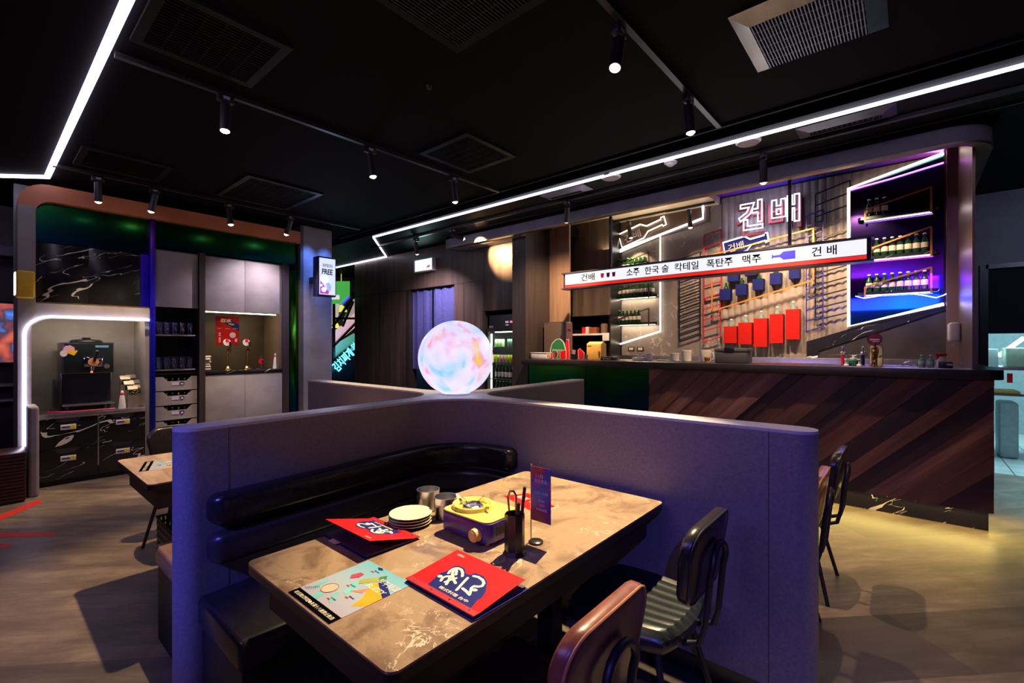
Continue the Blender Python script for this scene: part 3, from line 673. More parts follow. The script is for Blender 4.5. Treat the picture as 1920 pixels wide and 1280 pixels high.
# card stand + bottle
q = onx(490, 690, LX-.25).y
cs = empty('card_stand', (LX-.25, q, TZ), label='small clear stand holding a round red and blue card on the tap worktop', cat='stand')
obj('stand_base', M().lathe([(.028, 0), (.028, .006), (.006, .012)], (LX-.25, q, TZ)), GLASS, cs)
obj('stem', M().cyl((LX-.25, q, TZ+.008), (LX-.25, q, TZ+.19), .004), STEEL, cs)
obj('round_card', M().cyl((LX-.248, q, TZ+.105), (LX-.243, q, TZ+.105), .038, n=28), INKR, cs)
obj('card_print', M().prism([(LX-.243, q-.005, TZ+.08), (LX-.243, q+.028, TZ+.085), (LX-.243, q+.034, TZ+.12), (LX-.243, q+.01, TZ+.125)], (.001, 0, 0)), INK, cs)
q = onx(516, 690, LX-.20).y
sb = empty('squeeze_bottle', (LX-.2, q, TZ), label='tall white conical bottle with red collar at the far end of the tap worktop', cat='bottle')
obj('bottle_body', M().lathe([(.034, 0), (.034, .01), (.014, .17)], (LX-.2, q, TZ)), WHITE, sb)
obj('collar', M().lathe([(.016, .168), (.016, .188)], (LX-.2, q, TZ)), INKR, sb)
obj('nozzle', M().lathe([(.010, .188), (.008, .21), (.004, .215)], (LX-.2, q, TZ)), WHITE, sb)
# FREE light box on the column
SX = LX+.42
fb = empty('light_box_sign', (LX+.2, 3.4, 2.25), label='projecting light box sign with FREE soda offer on the concrete column', cat='sign')
sp0, sp1 = onx(598, 520, SX), onx(629, 520, SX)
ya, yb = sp0.y, sp1.y; za, zb_ = onx(613, 553, SX).z, onx(613, 484, SX).z
obj('case', M().box(SX-.16, SX, ya-.012, yb+.012, za-.02, zb_+.02, .012), plain('sign_case_navy', (.02, .02, .12), .3), fb)
obj('bracket', M().box(LX+.001, SX-.16, ya+.06, ya+.12, za+.2, za+.28), BLACK, fb)
obj('light_face', M().box(SX, SX+.004, ya+.004, yb-.004, za+.004, zb_-.004, .002), glow('sign_face_lilac', (.66, .76, 1), 1.0), fb)
Ws, Hs = yb-ya, zb_-za
def sq_(u, v, e=.004): return (SX+e, ya+u*Ws, zb_-v*Hs)
text('offer_text', '來杯氣泡水', Ws*.62, Hs*.10, sq_(.52, .20), (0, 1, 0), (0, 0, 1), INK, fb)
text('offer_text', 'FREE', Ws*.66, Hs*.15, sq_(.49, .37), (0, 1, 0), (0, 0, 1), plain('ink_plum', (.12, .005, .09), .5), fb, shear=.1, off=.03)
MAG = glow('magenta_print', (.75, .05, .75), .7, (.4, .05, .4))
obj('printed_shape', M().prism([sq_(.08, .60), sq_(.25, .72), sq_(.42, .84), sq_(.60, .88), sq_(.56, .97), sq_(.06, .97)], (.001, 0, 0)), MAG, fb)
m = M(); m.cyl(sq_(.32, .58), sq_(.32, .58, .006), .06, n=24); m.cyl(sq_(.28, .86, .005), sq_(.28, .86, .007), .035, n=20); m.cyl(sq_(.14, .75, .005), sq_(.14, .75, .007), .018, n=16)
obj('printed_bubble', m, glow('bubble_print', (.7, 1, .95), 1.2), fb)
obj('printed_glass', M().prism([sq_(.42, .68), sq_(.58, .66), sq_(.75, .76), sq_(.66, .90), sq_(.50, .88)], (.0015, 0, 0)), glow('glass_print', (.35, .55, 1), .8), fb)
lamp('sign_light', 'AREA', (SX+.02, (ya+yb)/2, (za+zb_)/2), (SX+1, (ya+yb)/2, (za+zb_)/2), 3, (.6, .7, 1), .3, size_y=.5, parent=fb)
for yy_ in (3.20, 3.46): lamp('column_wash_light', 'SPOT', (LX+.20, yy_, 3.18), (LX+.02, yy_, 1.9), 95, (.10, .24, 1), .03, 58, .9)
# yellow box lamp
yb0 = empty('box_lamp', (LX+.12, .34, 1.90), label='small yellow box lamp with lit front hanging on the concrete post', cat='lamp')
obj('case', M().box(LX+.005, LX+.20, .27, .40, 1.92, 2.18, .018, 3), YEL, yb0)
obj('light_face', M().box(LX+.03, LX+.185, .262, .27, 1.945, 2.16), glow('box_lamp_face', (.85, .9, 1), 2.2), yb0)
lamp('box_lamp_light', 'AREA', (LX+.10, .25, 2.05), (LX+.1, -1, 2.05), 1.5, (.8, .85, 1), .15, size_y=.2, parent=yb0)
# far left: screen and shelves seen past the post
tv = empty('menu_screen', (-8.55, -.1, 1.2), label='lit food picture screen on the dark wall at the far left edge', cat='screen')
p0, p1 = onx(-40, 680, -8.5), onx(32, 570, -8.5)
obj('bezel', M().box(-8.58, -8.51, p0.y-.03, p1.y+.03, p0.z-.03, p1.z+.03, .005), BLACK, tv)
scr = N('screen_picture'); g = scr.geo(); v = scr.n('ShaderNodeTexVoronoi', i_Scale=7.0); scr.l(g, v); no = scr.n('ShaderNodeTexNoise', i_Scale=5.0); scr.l(g, no)
r = scr.ramp([(0, (.9, .35, .15)), (.35, (.6, .08, .03)), (.5, (.05, .03, .05)), (.62, (.05, .25, .9)), (.8, (.9, .8, .6))]); scr.l(no, r); scr.l(r, scr.b, 0, 'Emission Color'); scr.p(Emission_Strength=.9)
obj('screen', M().box(-8.51, -8.505, p0.y, p1.y, p0.z, p1.z), scr.m, tv)
for k, py in enumerate((722, 750)):
    p = onx(15, py, -8.3); tag(obj('wall_shelf', M().box(-8.59, -8.3, -.9, .6, p.z-.015, p.z+.01), WHITE if k else CREAM), '%s pale wall shelf below the food screen at the left' % ('lower', 'upper')[1-k], 'shelf')
p = onx(15, 468, -8.3); struct('trim_7', M().box(-8.6, -8.4, -.9, .8, p.z-.06, p.z+.06), FASCIA)

# ------------------------------------------------------------------ the bar
BY = 6.85            # back wall of the bar
CT = 1.265           # counter top height
def bk(px, py, d=0): return ony(px, py, BY-d)
# canopy: fascia beam, right side beam, inner metal lining, left end
def rcorner(cx, cy, r, a0, a1, n=8): return [(cx+r*math.cos(math.radians(a0+(a1-a0)*i/n)), cy+r*math.sin(math.radians(a0+(a1-a0)*i/n))) for i in range(n+1)]
FY = 4.95
outer = [(-5.62, FY)]+rcorner(.50-.30, FY+.30, .30, -90, 0)+[(.50, 6.80)]
inner = [(.405, 6.80)]+list(reversed(rcorner(.405-.20, FY+.07+.20, .20, -90, 0)))+[(-5.62, FY+.07)]
cp = empty('bar_canopy', (-2, FY, 3.0), label='long grey canopy beam with rounded corner framing the top of the bar', cat='canopy')
obj('fascia', M().prism([(x, y, 3.03) for x, y in outer+inner], (0, 0, .12)), FASCIA, cp)
obj('soffit_trim', M().prism([(x, y, 3.012) for x, y in outer+inner], (0, 0, .018)), BRNMET, cp)
obj('end_block', M().box(-5.66, -4.14, FY+.10, 5.29, 3.012, 3.15, .01).box(-5.66, -5.60, FY, 5.29, 3.012, 3.15, .01), FASCIA, cp)
struct('trim_8', M().prism([(x, y, 3.15) for x, y in outer+inner], (0, 0, .60)), CEILB)
struct('wall_far', M().box(.385, .403, FY+.30, 6.85, 1.20, 3.75), BRNMET)
struct('wall_far', M().box(.403, .495, 6.72, 7.60, 0, 3.2), DARKWOOD)
struct('wall_far', M().box(.30, .403, 6.70, 6.85, 1.20, 3.75), BRNMET)
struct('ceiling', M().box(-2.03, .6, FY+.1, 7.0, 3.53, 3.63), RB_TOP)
struct('ceiling', M().box(-4.9, -2.03, FY+.08, 6.95, 3.44, 3.85), noisy('soffit_wood_light', [(.3, (.46, .36, .26)), (.7, (.60, .48, .36))], 3, (.3, 3, 1), .35))
# back wall: stone part, ribbed part
xs0, xs1, xs2 = bk(1143, 500).x, bk(1352, 500).x, bk(1790, 500).x
struct('wall_far', M().box(xs0-.3, xs1, BY, BY+.1, 0, 3.44), STONE)
m = M(); n = 0; x = xs1; P = []
while x < xs2: P.append((x, BY+.02-.016*abs(math.sin(PI*(x-xs1)/.082)))); x += .082/6
P.append((xs2, BY+.02)); zs = (0, 3.75)
a_ = [m.b.verts.new((x, y, 0)) for x, y in P]+[m.b.verts.new((xs2, BY+.1, 0)), m.b.verts.new((xs1, BY+.1, 0))]
b_ = [m.b.verts.new((v.co.x, v.co.y, 3.53)) for v in a_]
for i in range(len(a_)): j = (i+1) % len(a_); m.b.faces.new((a_[i], a_[j], b_[j], b_[i]))
RIB = noisy('ribbed_cladding', [(.3, (.17, .14, .12)), (.7, (.26, .22, .19))], 4, (1, 1, 2), .5)
struct('wall_far', m, RIB)
struct('trim_9', M().box(xs1, xs2, BY-.012, BY-.001, 3.515, 3.529), SATIN)
# wall left of the stone: tall dark cupboard with open shelf below
KX0, KX1, KY = ony(1068, 500, 6.45).x, ony(1143, 500, 6.45).x, 6.45
kc = empty('tall_cupboard', ((KX0+KX1)/2, 6.6, 0), label='tall dark walnut cupboard with open shelf beside the stone bar wall', cat='cupboard')
zk0, zk1 = ony(1100, 592, KY).z, ony(1100, 625, KY).z
obj('door', M().box(KX0-.3, KX1, KY, KY+.03, zk0, 3.43, .002), WOOD, kc)
obj('carcass', M().box(KX0-.3, KX1, KY+.032, BY-.001, zk0, 3.43).box(KX0-.3, KX0-.27, KY, BY-.001, .9, zk0).box(KX1-.03, KX1, KY+.03, BY-.001, .9, zk0).box(KX0-.3, KX1, BY-.03, BY-.001, .9, zk0), SATIN, kc)
obj('shelf', M().box(KX0-.27, KX1-.03, KY, BY-.03, zk1-.03, zk1), WHITE, kc)
obj('lower_front', M().box(KX0-.3, KX1, KY+.1, KY+.12, .4, 1.25), DARKWOOD, kc)
zc_ = zk1
def on_shelf(px): return ony(px, 600, KY+.1).x
tag(obj('paper_bag', M().box(on_shelf(1103)-.02, on_shelf(1103)+.035, KY+.04, KY+.16, zc_, zc_+.11, .012), PAPER), 'small white paper bag standing on the open cupboard shelf', 'bag')
tag(obj('red_tin', M().lathe([(.035, 0), (.035, .10), (.03, .105)], (on_shelf(1096)-.01, KY+.1, zc_)), INKR), 'little red tin beside the white bag on the cupboard shelf', 'tin')
tag(obj('snack_box', M().box(on_shelf(1108), on_shelf(1122), KY+.04, KY+.14, zc_, zc_+.10, .006), plain('snack_brown', (.30, .08, .03), .5)), 'dark box with orange print on the cupboard shelf', 'box')
tag(obj('storage_jar', M().lathe([(.05, 0), (.055, .02), (.055, .14), (.04, .155)], (on_shelf(1134)-.02, KY+.12, zc_)), plain('jar_brown', (.22, .13, .09), .4)), 'brown jar at the stone wall end of the cupboard shelf', 'jar')
tag(obj('hanging_cloth', M().box(KX1-.12, KX1-.005, KY-.012, KY-.003, zk1-.12, zk1+.002, .003), WHITE), 'white cloth hanging over the edge of the cupboard shelf', 'cloth')

# wood recess + LED lines
wr = [bk(1150, 420), bk(1331, 378), bk(1331, 415), bk(1242, 443), bk(1150, 480)]
tag(obj('wood_backboard', M().prism([Vector((p.x, BY-.001, min(p.z, 3.438))) for p in wr], (0, -.02, 0)), plain('recess_brown', (.075, .045, .03), .35)), 'dark brown slanted board behind the neon bottle sign', 'panel')
def neon(name, pts, r, mat, label, cat='neon light', d=.06, closed=False):
    o = obj(name, M().tube([bk(px, py, d) for px, py in pts], r, 8, closed), mat); return tag(o, label, cat)
neon('led_line', [(1157, 471), (1318, 409), (1318, 388)], .016, LEDW, 'white led line running up under the neon bottle to the canopy', d=.05)
lamp('soffit_fill_light', 'AREA', (-2.9, BY-.45, 2.95), (-2.9, BY-.5, 3.44), 6, (1, .80, .52), 1.5, size_y=.1)  # added upward fill that brightens the soffit above the led line
neon('led_line', [(1146, 479), (1238, 441), (1238, 540), (1238, 621), (1143, 651)], .013, LEDNW, 'thin white led outline around the three left bottle shelves', d=.05)
def bottle_outline(b0, b1, hh):
    base = [(0, -1), (0, 1), (.50, 1), (.62, .38), (.93, .38), (.93, .60), (1.0, .60), (1.0, -.60), (.93, -.60), (.93, -.38), (.62, -.38), (.50, -1)]
    p, q = bk(*b0, .07), bk(*b1, .07); L = q-p; ang = math.atan2(L.z, L.x); L = L.length; ca, sa = math.cos(ang), math.sin(ang)
    return p, ang, L, [(p.x+u*L*ca-v*hh*sa, BY-.07, p.z+u*L*sa+v*hh*ca) for u, v in base]
for k, (b0, b1, hh, lab) in enumerate((((1163, 452), (1247, 413), .115, 'neon bottle sign on the dark board under the lit soffit'), ((1358, 468), (1440, 444), .10, 'neon bottle sign with navy body below the large glowing letters'))):
    c, ang, L, pts = bottle_outline(b0, b1, hh)
    t = empty('bottle_sign', c, label=lab, cat='neon sign')
    obj('neon_outline', M().tube([Vector(p) for p in pts], .010, 8, True), LEDNW if k == 0 else LEDN, t)
    obj('sign_body', M().prism([(x, y+.03, z) for x, y, z in pts], (0, .02, 0)), plain('sign_body_brown', (.08, .045, .03), .4) if k == 0 else NAVY, t)
    R = Vector((math.cos(ang), 0, math.sin(ang))); U = Vector((-math.sin(ang), 0, math.cos(ang)))
    text('sign_letters', '건배', L*.36, hh*1.1, Vector((c.x, BY-.045, c.z))+R*L*.27, R, U, plain('letter_grey', (.42, .38, .42), .5), t, .01)
# large neon letters with red backing letters
ca, cb_ = bk(1382, 410, .16), bk(1502, 400, .16)
cz = (bk(1425, 405, .16).z)
nl = empty('neon_letters', ((ca.x+cb_.x)/2, BY-.16, cz), label='large double-line white neon hangul letters above the navy bottle sign', cat='neon sign')
def nlet(ch, x0, x1, y0, y1, xs0_):
    A_, B_ = bk(x0, y1, .16), bk(x1, y0, .16); zt, zb = bk((x0+x1)/2, y0, .16).z, bk((x0+x1)/2, y1, .16).z
    text('neon_letter', ch, B_.x-A_.x, zt-zb, ((A_.x+B_.x)/2, BY-.16, (zt+zb)/2), (1, 0, .0), (0, 0, 1), LEDN, nl, outline=.020, off=.028)
    text('backing_letter', ch, (B_.x-A_.x)*1.15, (zt-zb)*1.1, ((A_.x+B_.x)/2-.02, BY-.05, (zt+zb)/2-.04), (1, 0, 0), (0, 0, 1), plain('backing_red', (.16, .006, .010), .5), nl, .04)
nlet('건', 1384, 1431, 376, 431, 0); nlet('배', 1446, 1500, 366, 418, 0)
lamp('neon_letter_light', 'AREA', (bk(1440, 400).x, BY-.22, cz), (bk(1440, 400).x, BY, cz), 5, (.7, .65, 1), .7, size_y=.3, parent=nl)

# shelves with slanted rails
def shelf(px0, px1, pyL, pyR, fx0, fx1, pyTL, pyTR, mat, label, board=BMARB):
    Y = BY-.13
    a, b = ony(px0, pyL, Y), ony(px1, pyR, Y); z = (a.z+b.z)/2
    t = empty('bottle_shelf', ((a.x+b.x)/2, BY-.07, z-.03), label=label, cat='shelf')
    P = [(a.x+.03, Y), (b.x-.03, Y), (b.x, Y+.03), (b.x, BY-.002), (a.x, BY-.002), (a.x, Y+.03)]
    obj('board', M().prism([(x, y, z-.032) for x, y in P], (0, 0, .032)), board, t)
    obj('led_strip', M().box(a.x+.06, b.x-.06, BY-.05, BY-.035, z-.037, z-.0325), LEDWARM, t)
    l, r = ony(fx0, pyTL, Y), ony(fx1, pyTR, Y)
    m = M(); yy = Y-.012
    m.bar((l.x, yy, z-.055), (l.x, yy, l.z), .018, .012, (0, 1, 0)).bar((r.x, yy, z-.055), (r.x, yy, r.z), .018, .012, (0, 1, 0)).bar((l.x, yy, l.z), (r.x, yy, r.z), .016, .014, (0, 1, 0))
    obj('slanted_rail', m, mat, t)
    return t, a.x, b.x, z
DKF = plain('dark_rail', (.05, .018, .015), .4)
def shelf_lamp(t, x0, x1, z, e, col):
    lamp('shelf_lamp', 'AREA', ((x0+x1)/2, BY-.06, z-.045), ((x0+x1)/2, BY-.03, z-1), e, col, x1-x0-.1, size_y=.03, parent=t)
lab3 = ('top', 'middle', 'bottom')
for k, (pl, pr_, tl, tr_, cnt) in enumerate(((509, 503, 500, 473, 7), (557, 551, 547, 527, 9), (607, 602, 600, 578, 6))):
    t, x0, x1, z = shelf(1149, 1231, pl, pr_, 1155, 1217, tl, tr_, DKF, '%s of three black shelves inside the white led outline' % lab3[k], SATIN)
    shelf_lamp(t, x0, x1, z, 3.2, (1, .78, .48))
    for j in range(2 if k < 2 else 1):
        for i in range(cnt):
            place(bt_soju, (x0+.10+i*(.066 if k else .07), BY-.095+j*.062-.0, z+.001), 'green soju bottle, %s in the %s row of the %s shelf inside the led outline' % (ORD[i], ('front', 'back')[j], lab3[k]), 'soju bottles on the %s outlined shelf' % lab3[k])

# black framed display on the right
dq = [(1592, 356), (1782, 288), (1782, 570), (1592, 612)]
D = [bk(*p) for p in dq]; D = [Vector((min(p.x, .28) if i in (1, 2) else p.x, BY, p.z)) for i, p in enumerate(D)]
ds = empty('display_panel', (D[0].x, BY, D[3].z), label='dark iridescent slanted display panel with white neon border at the right of the bar', cat='display')
obj('mirror_back', M().prism([(p.x, BY-.022, p.z) for p in D], (0, -.012, 0)), RB_DISP, ds)
EY = BY-.06
E_ = [Vector((p.x, EY, p.z)) for p in D]
obj('neon_border', M().tube([E_[1], E_[0], E_[3], E_[2]], .017, 8), LEDNW, ds)
obj('neon_accent', M().tube([(D[0].x+.02, EY, D[0].z-.02), (D[0].x+.4, EY+.01, D[0].z+.03), (.28, EY+.01, D[0].z+.10)], .008, 8), glow('neon_magenta', (.75, .12, 1), 5), ds)
wv = [(1604, 555), (1620, 559), (1640, 556), (1670, 549), (1700, 549), (1735, 554), (1755, 558), (1770, 553), (1784, 545)]
obj('neon_wave', M().tube([bk(px, py, .04) for px, py in wv], .005, 6), glow('neon_blue', (.30, .35, 1), 6), ds)
sw = [bk(px, py, .035) for px, py in ((1604, 560), (1640, 560), (1700, 553), (1782, 556), (1782, 566), (1604, 600))]
lamp('display_blue_light', 'AREA', (-.15, BY-.20, 1.95), (-.15, BY, 1.9), 4, (.06, .12, 1), .8, size_y=.15, parent=ds)
lamp('display_violet_light', 'AREA', (.12, BY-.16, 2.15), (.12, BY, 2.15), 1.2, (.6, .05, 1), .25, size_y=.15, parent=ds)
for k, (pl, pr_, tl, tr_, cnt) in enumerate(((411, 384, 394, 351, 3), (485, 466, 470, 425, 8), (549, 539, 538, 501, 8))):
    t, x0, x1, z = shelf(1608, 1762, pl, pr_, 1622, 1746, tl, tr_, COPPER if k < 2 else plain('dull_copper', (.30, .13, .08), .4, .6), '%s of three black marble shelves on the dark display panel' % lab3[k])
    shelf_lamp(t, x0, x1, z, 1.3, (.9, .75, .9))
    for i in range(cnt):
        place(bt_disp, (x0+.105+i*.0685, BY-.092, z+.001), 'green soju bottle with white cap, %s along the %s shelf of the dark display' % (ORD[i], lab3[k]), 'white capped bottles on the %s display shelf' % lab3[k])

# lower right: dark slab with a sloping black marble band
yy = BY-.014
w0, w1 = bk(1513, 641, .014), bk(1784, 563, .014)
sl = [(w0.x, 1.15), (w0.x, w0.z), (.30, w1.z), (.30, 1.15)]
tag(obj('splash_slab', M().prism([(x, yy, z) for x, z in sl], (0, -.012, 0)), noisy('slab_dark', [(.3, (.010, .009, .010)), (.7, (.030, .024, .023))], 5, rough=.5)), 'dark stone splash slab with sloping top behind the sinks', 'panel')
y2 = yy-.013
band = [(w0.x, 1.15), (w0.x, w0.z+.005), (.30, w1.z+.005), (.30, w1.z-.10), (w0.x+.13, w0.z-.11), (w0.x+.085, 1.15)]
tag(obj('marble_band', M().prism([(x, y2, z) for x, z in band], (0, -.012, 0)), BMARB), 'sloping black marble band under the display panel', 'panel')
tag(obj('steel_splashback', M().box(xs1-1.6, .29, BY-.06, BY-.028, .92, bk(1600, 672, .05).z, .004), STEEL), 'brushed steel splashback running along the back counter', 'splashback')
bc = empty('back_counter', (-1.5, 6.5, 0), label='low steel back counter along the rear wall of the bar', cat='counter')
obj('worktop', M().box(-3.55, .29, 6.15, BY-.062, .88, .92, .004), STEEL, bc)
obj('carcass', M().box(-3.55, .29, 6.2, BY-.062, 0, .88), STEELD, bc)
# wall switches
for k, px in enumerate((1184, 1201)):
    p = bk(px, 654); s_ = empty('wall_switch', (p.x, BY, p.z-.04), label='black framed wall switch on the stone wall, %s the led outline corner' % ('nearer' if k == 0 else 'farther from'), cat='switch')
    obj('frame', M().box(p.x-.055, p.x+.055, BY-.012, BY-.001, p.z-.035, p.z+.035, .004), BLACK, s_)
    obj('rocker', M().box(p.x-.035, p.x+.035, BY-.016, BY-.012, p.z-.02, p.z+.02, .003), CREAM, s_)

# ladders and frames
def ladder(pxa, pxb, tl, tr_, bl, br_, n, mat, label, d=.05, w_=.014):
    TL, TR, BL, BR = bk(pxa, tl, d), bk(pxb, tr_, d), bk(pxa, bl, d), bk(pxb, br_, d)
    m = M(); m.bar(TL, BL, w_, w_, (0, 1, 0)).bar(TR, BR, w_, w_, (0, 1, 0))
    for i in range(n+1):
        t = i/n; m.bar(TL.lerp(BL, t), TR.lerp(BR, t), w_, w_, (0, 1, 0))
    for P in (TL, TR, BL, BR): m.cyl(P, (P.x, BY, P.z), .006, n=8)
    return tag(obj('ladder_frame', m, mat), label, 'frame')
ladder(1274, 1313, 487, 472, 641, 628, 14, SATIN, 'black metal ladder frame of slanted bars on the stone wall')
ladder(1320, 1352, 441, 430, 560, 552, 5, REDD, 'upper dark red ladder frame beside the ribbed cladding')
ladder(1319, 1350, 560, 550, 641, 632, 4, REDD, 'lower dark red ladder frame beside the ribbed cladding', .08)
ladder(1512, 1543, 405, 393, 622, 612, 11, BLUEM, 'blue metal ladder frame between copper frame and display', .10)
ladder(1529, 1594, 364, 338, 600, 585, 11, SATIN, 'wide black ladder frame behind the blue one next to the display', .045)
m = M(); Q = [bk(1335, 478, .14), bk(1525, 428, .14), bk(1525, 525, .14), bk(1335, 583, .14)]
for i in range(4): m.bar(Q[i], Q[(i+1) % 4], .018, .018, (0, 1, 0))
for P in Q: m.cyl(P, (P.x, BY, P.z), .007, n=8)
tag(obj('wall_frame', m, COPPER), 'large slanted copper frame around the blue bottle holders', 'frame')
# bottle holders
def hold(x0, y0_, x1, y1_, mat, name, label, dep=.11):
    a, b = bk(x0, y1_, dep), bk(x1, y1_, dep); top = bk(x0, y0_, dep).z
    X0_, X1_ = a.x, b.x; z0, z1 = (a.z+b.z)/2, (bk(x0, y0_, dep).z+bk(x1, y0_-3, dep).z)/2
    t = empty(name, ((X0_+X1_)/2, BY-dep/2, z0), label=label, cat='bottle holder')
    obj('pocket_front', M().box(X0_, X1_, BY-dep, BY-dep+.008, z0, z1), mat, t)
    obj('pocket_sides', M().box(X0_, X0_+.008, BY-dep+.008, BY-.001, z0, z1).box(X1_-.008, X1_, BY-dep+.008, BY-.001, z0, z1), mat, t)
    obj('pocket_floor', M().box(X0_+.008, X1_-.008, BY-dep+.008, BY-.001, z1-.115, z1-.105), mat, t)
    return (X0_+X1_)/2, z1-.105
HB = [(1349, 543, 1369, 562), (1379, 534, 1399, 553), (1411, 524, 1431, 543), (1443, 513, 1464, 533), (1479, 502, 1499, 522), (1364, 507, 1384, 527), (1396, 497, 1418, 516)]
for i, q in enumerate(HB):
    lb_ = '%s up the slope of the lower row' % ORD[i] if i < 5 else '%s of the upper row just under the sign box' % ORD[i-5]
    x, z = hold(*q, NAVY, 'bottle_holder', 'navy wall bottle holder, '+lb_)
    place(bt_soju, (x, BY-.055, z+.001), 'green bottle in the navy holder, '+lb_, 'bottles in the navy holders')
HR = [(1357, 613, 1381, 643), (1384, 606, 1409, 645), (1413, 598, 1438, 650), (1443, 590, 1468, 643), (1473, 581, 1499, 636)]
for i, q in enumerate(HR):
    x, z = hold(*q, RED, 'bottle_holder', 'red wall bottle holder, %s from the low end of the stepped row' % ORD[i])
    place(bt_pale, (x, BY-.055, z+.001), 'clear glass bottle in the red holder, %s from the low end' % ORD[i], 'bottles in the red holders')

# ---- counter
cx0, cx1 = -4.13, .545
bar = empty('bar_counter', (-1.8, 5.1, 0), label='long bar counter with diagonal walnut plank front and marble plinth', cat='counter')
top = [(cx0, 5.0)]+rcorner(cx1-.10, 5.10, .10, -90, 0, 6)+[(cx1, 6.70), (.02, 6.70), (.02, 5.66), (cx0, 5.66)]
m = M(); m.prism([(x, y, 1.19) for x, y in top], (0, 0, CT-1.19)); m.bevel_all(.005, 2, 50)
obj('worktop', m, COUNTER, bar)
tag(obj('steel_tray_top', M().box(-3.2, .0, 5.40, 5.655, CT+.0005, CT+.004), STEEL), 'thin brushed steel sheet along the rear edge of the bar counter', 'counter sheet')
gx0, gx1 = -4.05, ony(1217, 720, 5.08).x
obj('rainbow_panel', M().box(gx0, gx0+.93, 5.075, 5.095, .10, 1.19).box(gx0+.935, gx1, 5.075, 5.095, .10, 1.19), RB_BAR, bar)
obj('corner_post', M().box(cx0, gx0, 5.06, 5.16, 0, 1.19), DARKWOOD, bar)
# diagonal planks clipped to the front
def clip(poly, f):
    out = []
    for i in range(len(poly)):
        a, b = poly[i], poly[(i+1) % len(poly)]; fa, fb = f(a), f(b)
        if fa >= 0: out.append(a)
        if fa*fb < 0: t = fa/(fa-fb); out.append((a[0]+(b[0]-a[0])*t, a[1]+(b[1]-a[1])*t))
    return out
PX0, PX1, PZ0, PZ1 = gx1+.005, .49, .165, 1.188
m = M(); c = PX0-1.2; rnd = random.Random(11); k = 0
while c < PX1+.2:
    wdt = rnd.choice((.15, .20, .24, .13, .18))
    P = [(c, PZ0-.05), (c+wdt, PZ0-.05), (c+wdt+1.15, PZ0+1.10), (c+1.15, PZ0+1.10)]
    for f in (lambda p: p[0]-PX0, lambda p: PX1-p[0], lambda p: p[1]-PZ0, lambda p: PZ1-p[1]): P = clip(P, f) if P else P
    if len(P) > 2:
        dd = (.0, .012, .020, .006)[k % 4]
        m.prism([(x, 5.055+dd, z) for x, z in P], (0, .05, 0))
    c += wdt+.003; k += 1
a = N('bar_planks'); a.p(Roughness=.42)
g = a.geo((1, 1, 1), (0, PI/4, 0)); mp = a.n('ShaderNodeMapping'); mp.inputs['Scale'].default_value = (.7, 3, 7); a.l(g, mp)
no = a.n('ShaderNodeTexNoise', i_Scale=1.8, i_Detail=7.0, i_Roughness=.6); a.l(mp, no)
r = a.ramp([(.25, (.035, .020, .015)), (.5, (.085, .048, .034)), (.8, (.17, .10, .07))]); a.l(no, r)
gi = a.n('ShaderNodeNewGeometry'); r2 = a.ramp([(0, (.30, .26, .26)), (.4, (.75, .65, .6)), (.7, (1.4, .95, .75)), (1, (2.5, 2.0, 1.9))]); a.l(gi, r2, 'Random Per Island', 0)
mx = a.n('ShaderNodeMix', data_type='RGBA', blend_type='MULTIPLY'); mx.inputs[0].default_value = 1
a.l(r, mx, 0, 6); a.l(r2, mx, 0, 7); a.l(mx, a.b, 2, 'Base Color')
obj('plank_front', m, a.m, bar, smooth=False)
obj('side_front', M().box(.44, .49, 5.11, 6.70, .165, 1.188), a.m, bar)
obj('core', M().box(gx0, .44, 5.115, 5.20, .165, 1.188), BLACK, bar)
obj('plinth', M().box(gx0, .47, 5.175, 5.60, 0, .155).box(.43, .47, 5.60, 6.70, 0, .155), BMARB, bar)
obj('led_strip', M().box(gx1, .46, 5.14, 5.155, .158, .164).box(.474, .48, 5.15, 6.6, .158, .164), glow('led_yellow', (1, .80, .30), 10), bar)
lamp('plinth_light', 'AREA', (-.7, 5.145, .150), (-.7, 5.02, 0), 9, (1, .70, .18), 2.4, size_y=.04, parent=bar)
lamp('plinth_light', 'AREA', (.485, 5.5, .150), (.58, 5.5, 0), 7, (1, .72, .15), .05, size_y=1.1, parent=bar)

# ---- hanging menu light box
SY = 5.10
s0, s1 = -3.45, -.284
sg = empty('menu_light_box', ((s0+s1)/2, SY+.06, 2.2), label='long white and red hanging light box with hangul words over the bar', cat='sign')
obj('case', M().box(s0-.03, s1+.03, SY+.005, SY+.12, 2.205, 2.40, .004).box(s0-.05, s1+.05, SY-.02, SY+.12, 2.395, 2.41).box(s0-.05, s1+.05, SY-.02, SY+.12, 2.19, 2.205), plain('sign_case_black', (.02, .018, .03), .4), sg)
obj('light_face', M().box(s0, s1, SY-.002, SY+.006, 2.252, 2.388), SIGNW, sg)
obj('red_band', M().box(s0, s1, SY-.004, SY+.006, 2.212, 2.246), SIGNR, sg)
for body, pa, pb, py in (('건배', 1090, 1115, 520), ('소주', 1175, 1199, 512), ('한국 술', 1209, 1254, 507), ('칵테일', 1265, 1310, 499), ('폭탄주', 1325, 1374, 491), ('맥주', 1392, 1427, 485), ('건 배', 1522, 1569, 471)):
    A, B = ony(pa, py, SY), ony(pb, py, SY)
    text('menu_word', body, B.x-A.x, .090, ((A.x+B.x)/2, SY-.003, 2.322), (1, 0, 0), (0, 0, 1), INKB, sg, off=.012)
for px in (1129.5, 1140.5, 1151):
    p = ony(px, 516, SY); obj('cup_icon', M().prism([(p.x-.017, SY-.003, 2.295), (p.x+.017, SY-.003, 2.295), (p.x+.024, SY-.003, 2.350), (p.x-.024, SY-.003, 2.350)], (0, -.001, 0)), plain('icon_crimson', (.6, .01, .05), .5), sg)
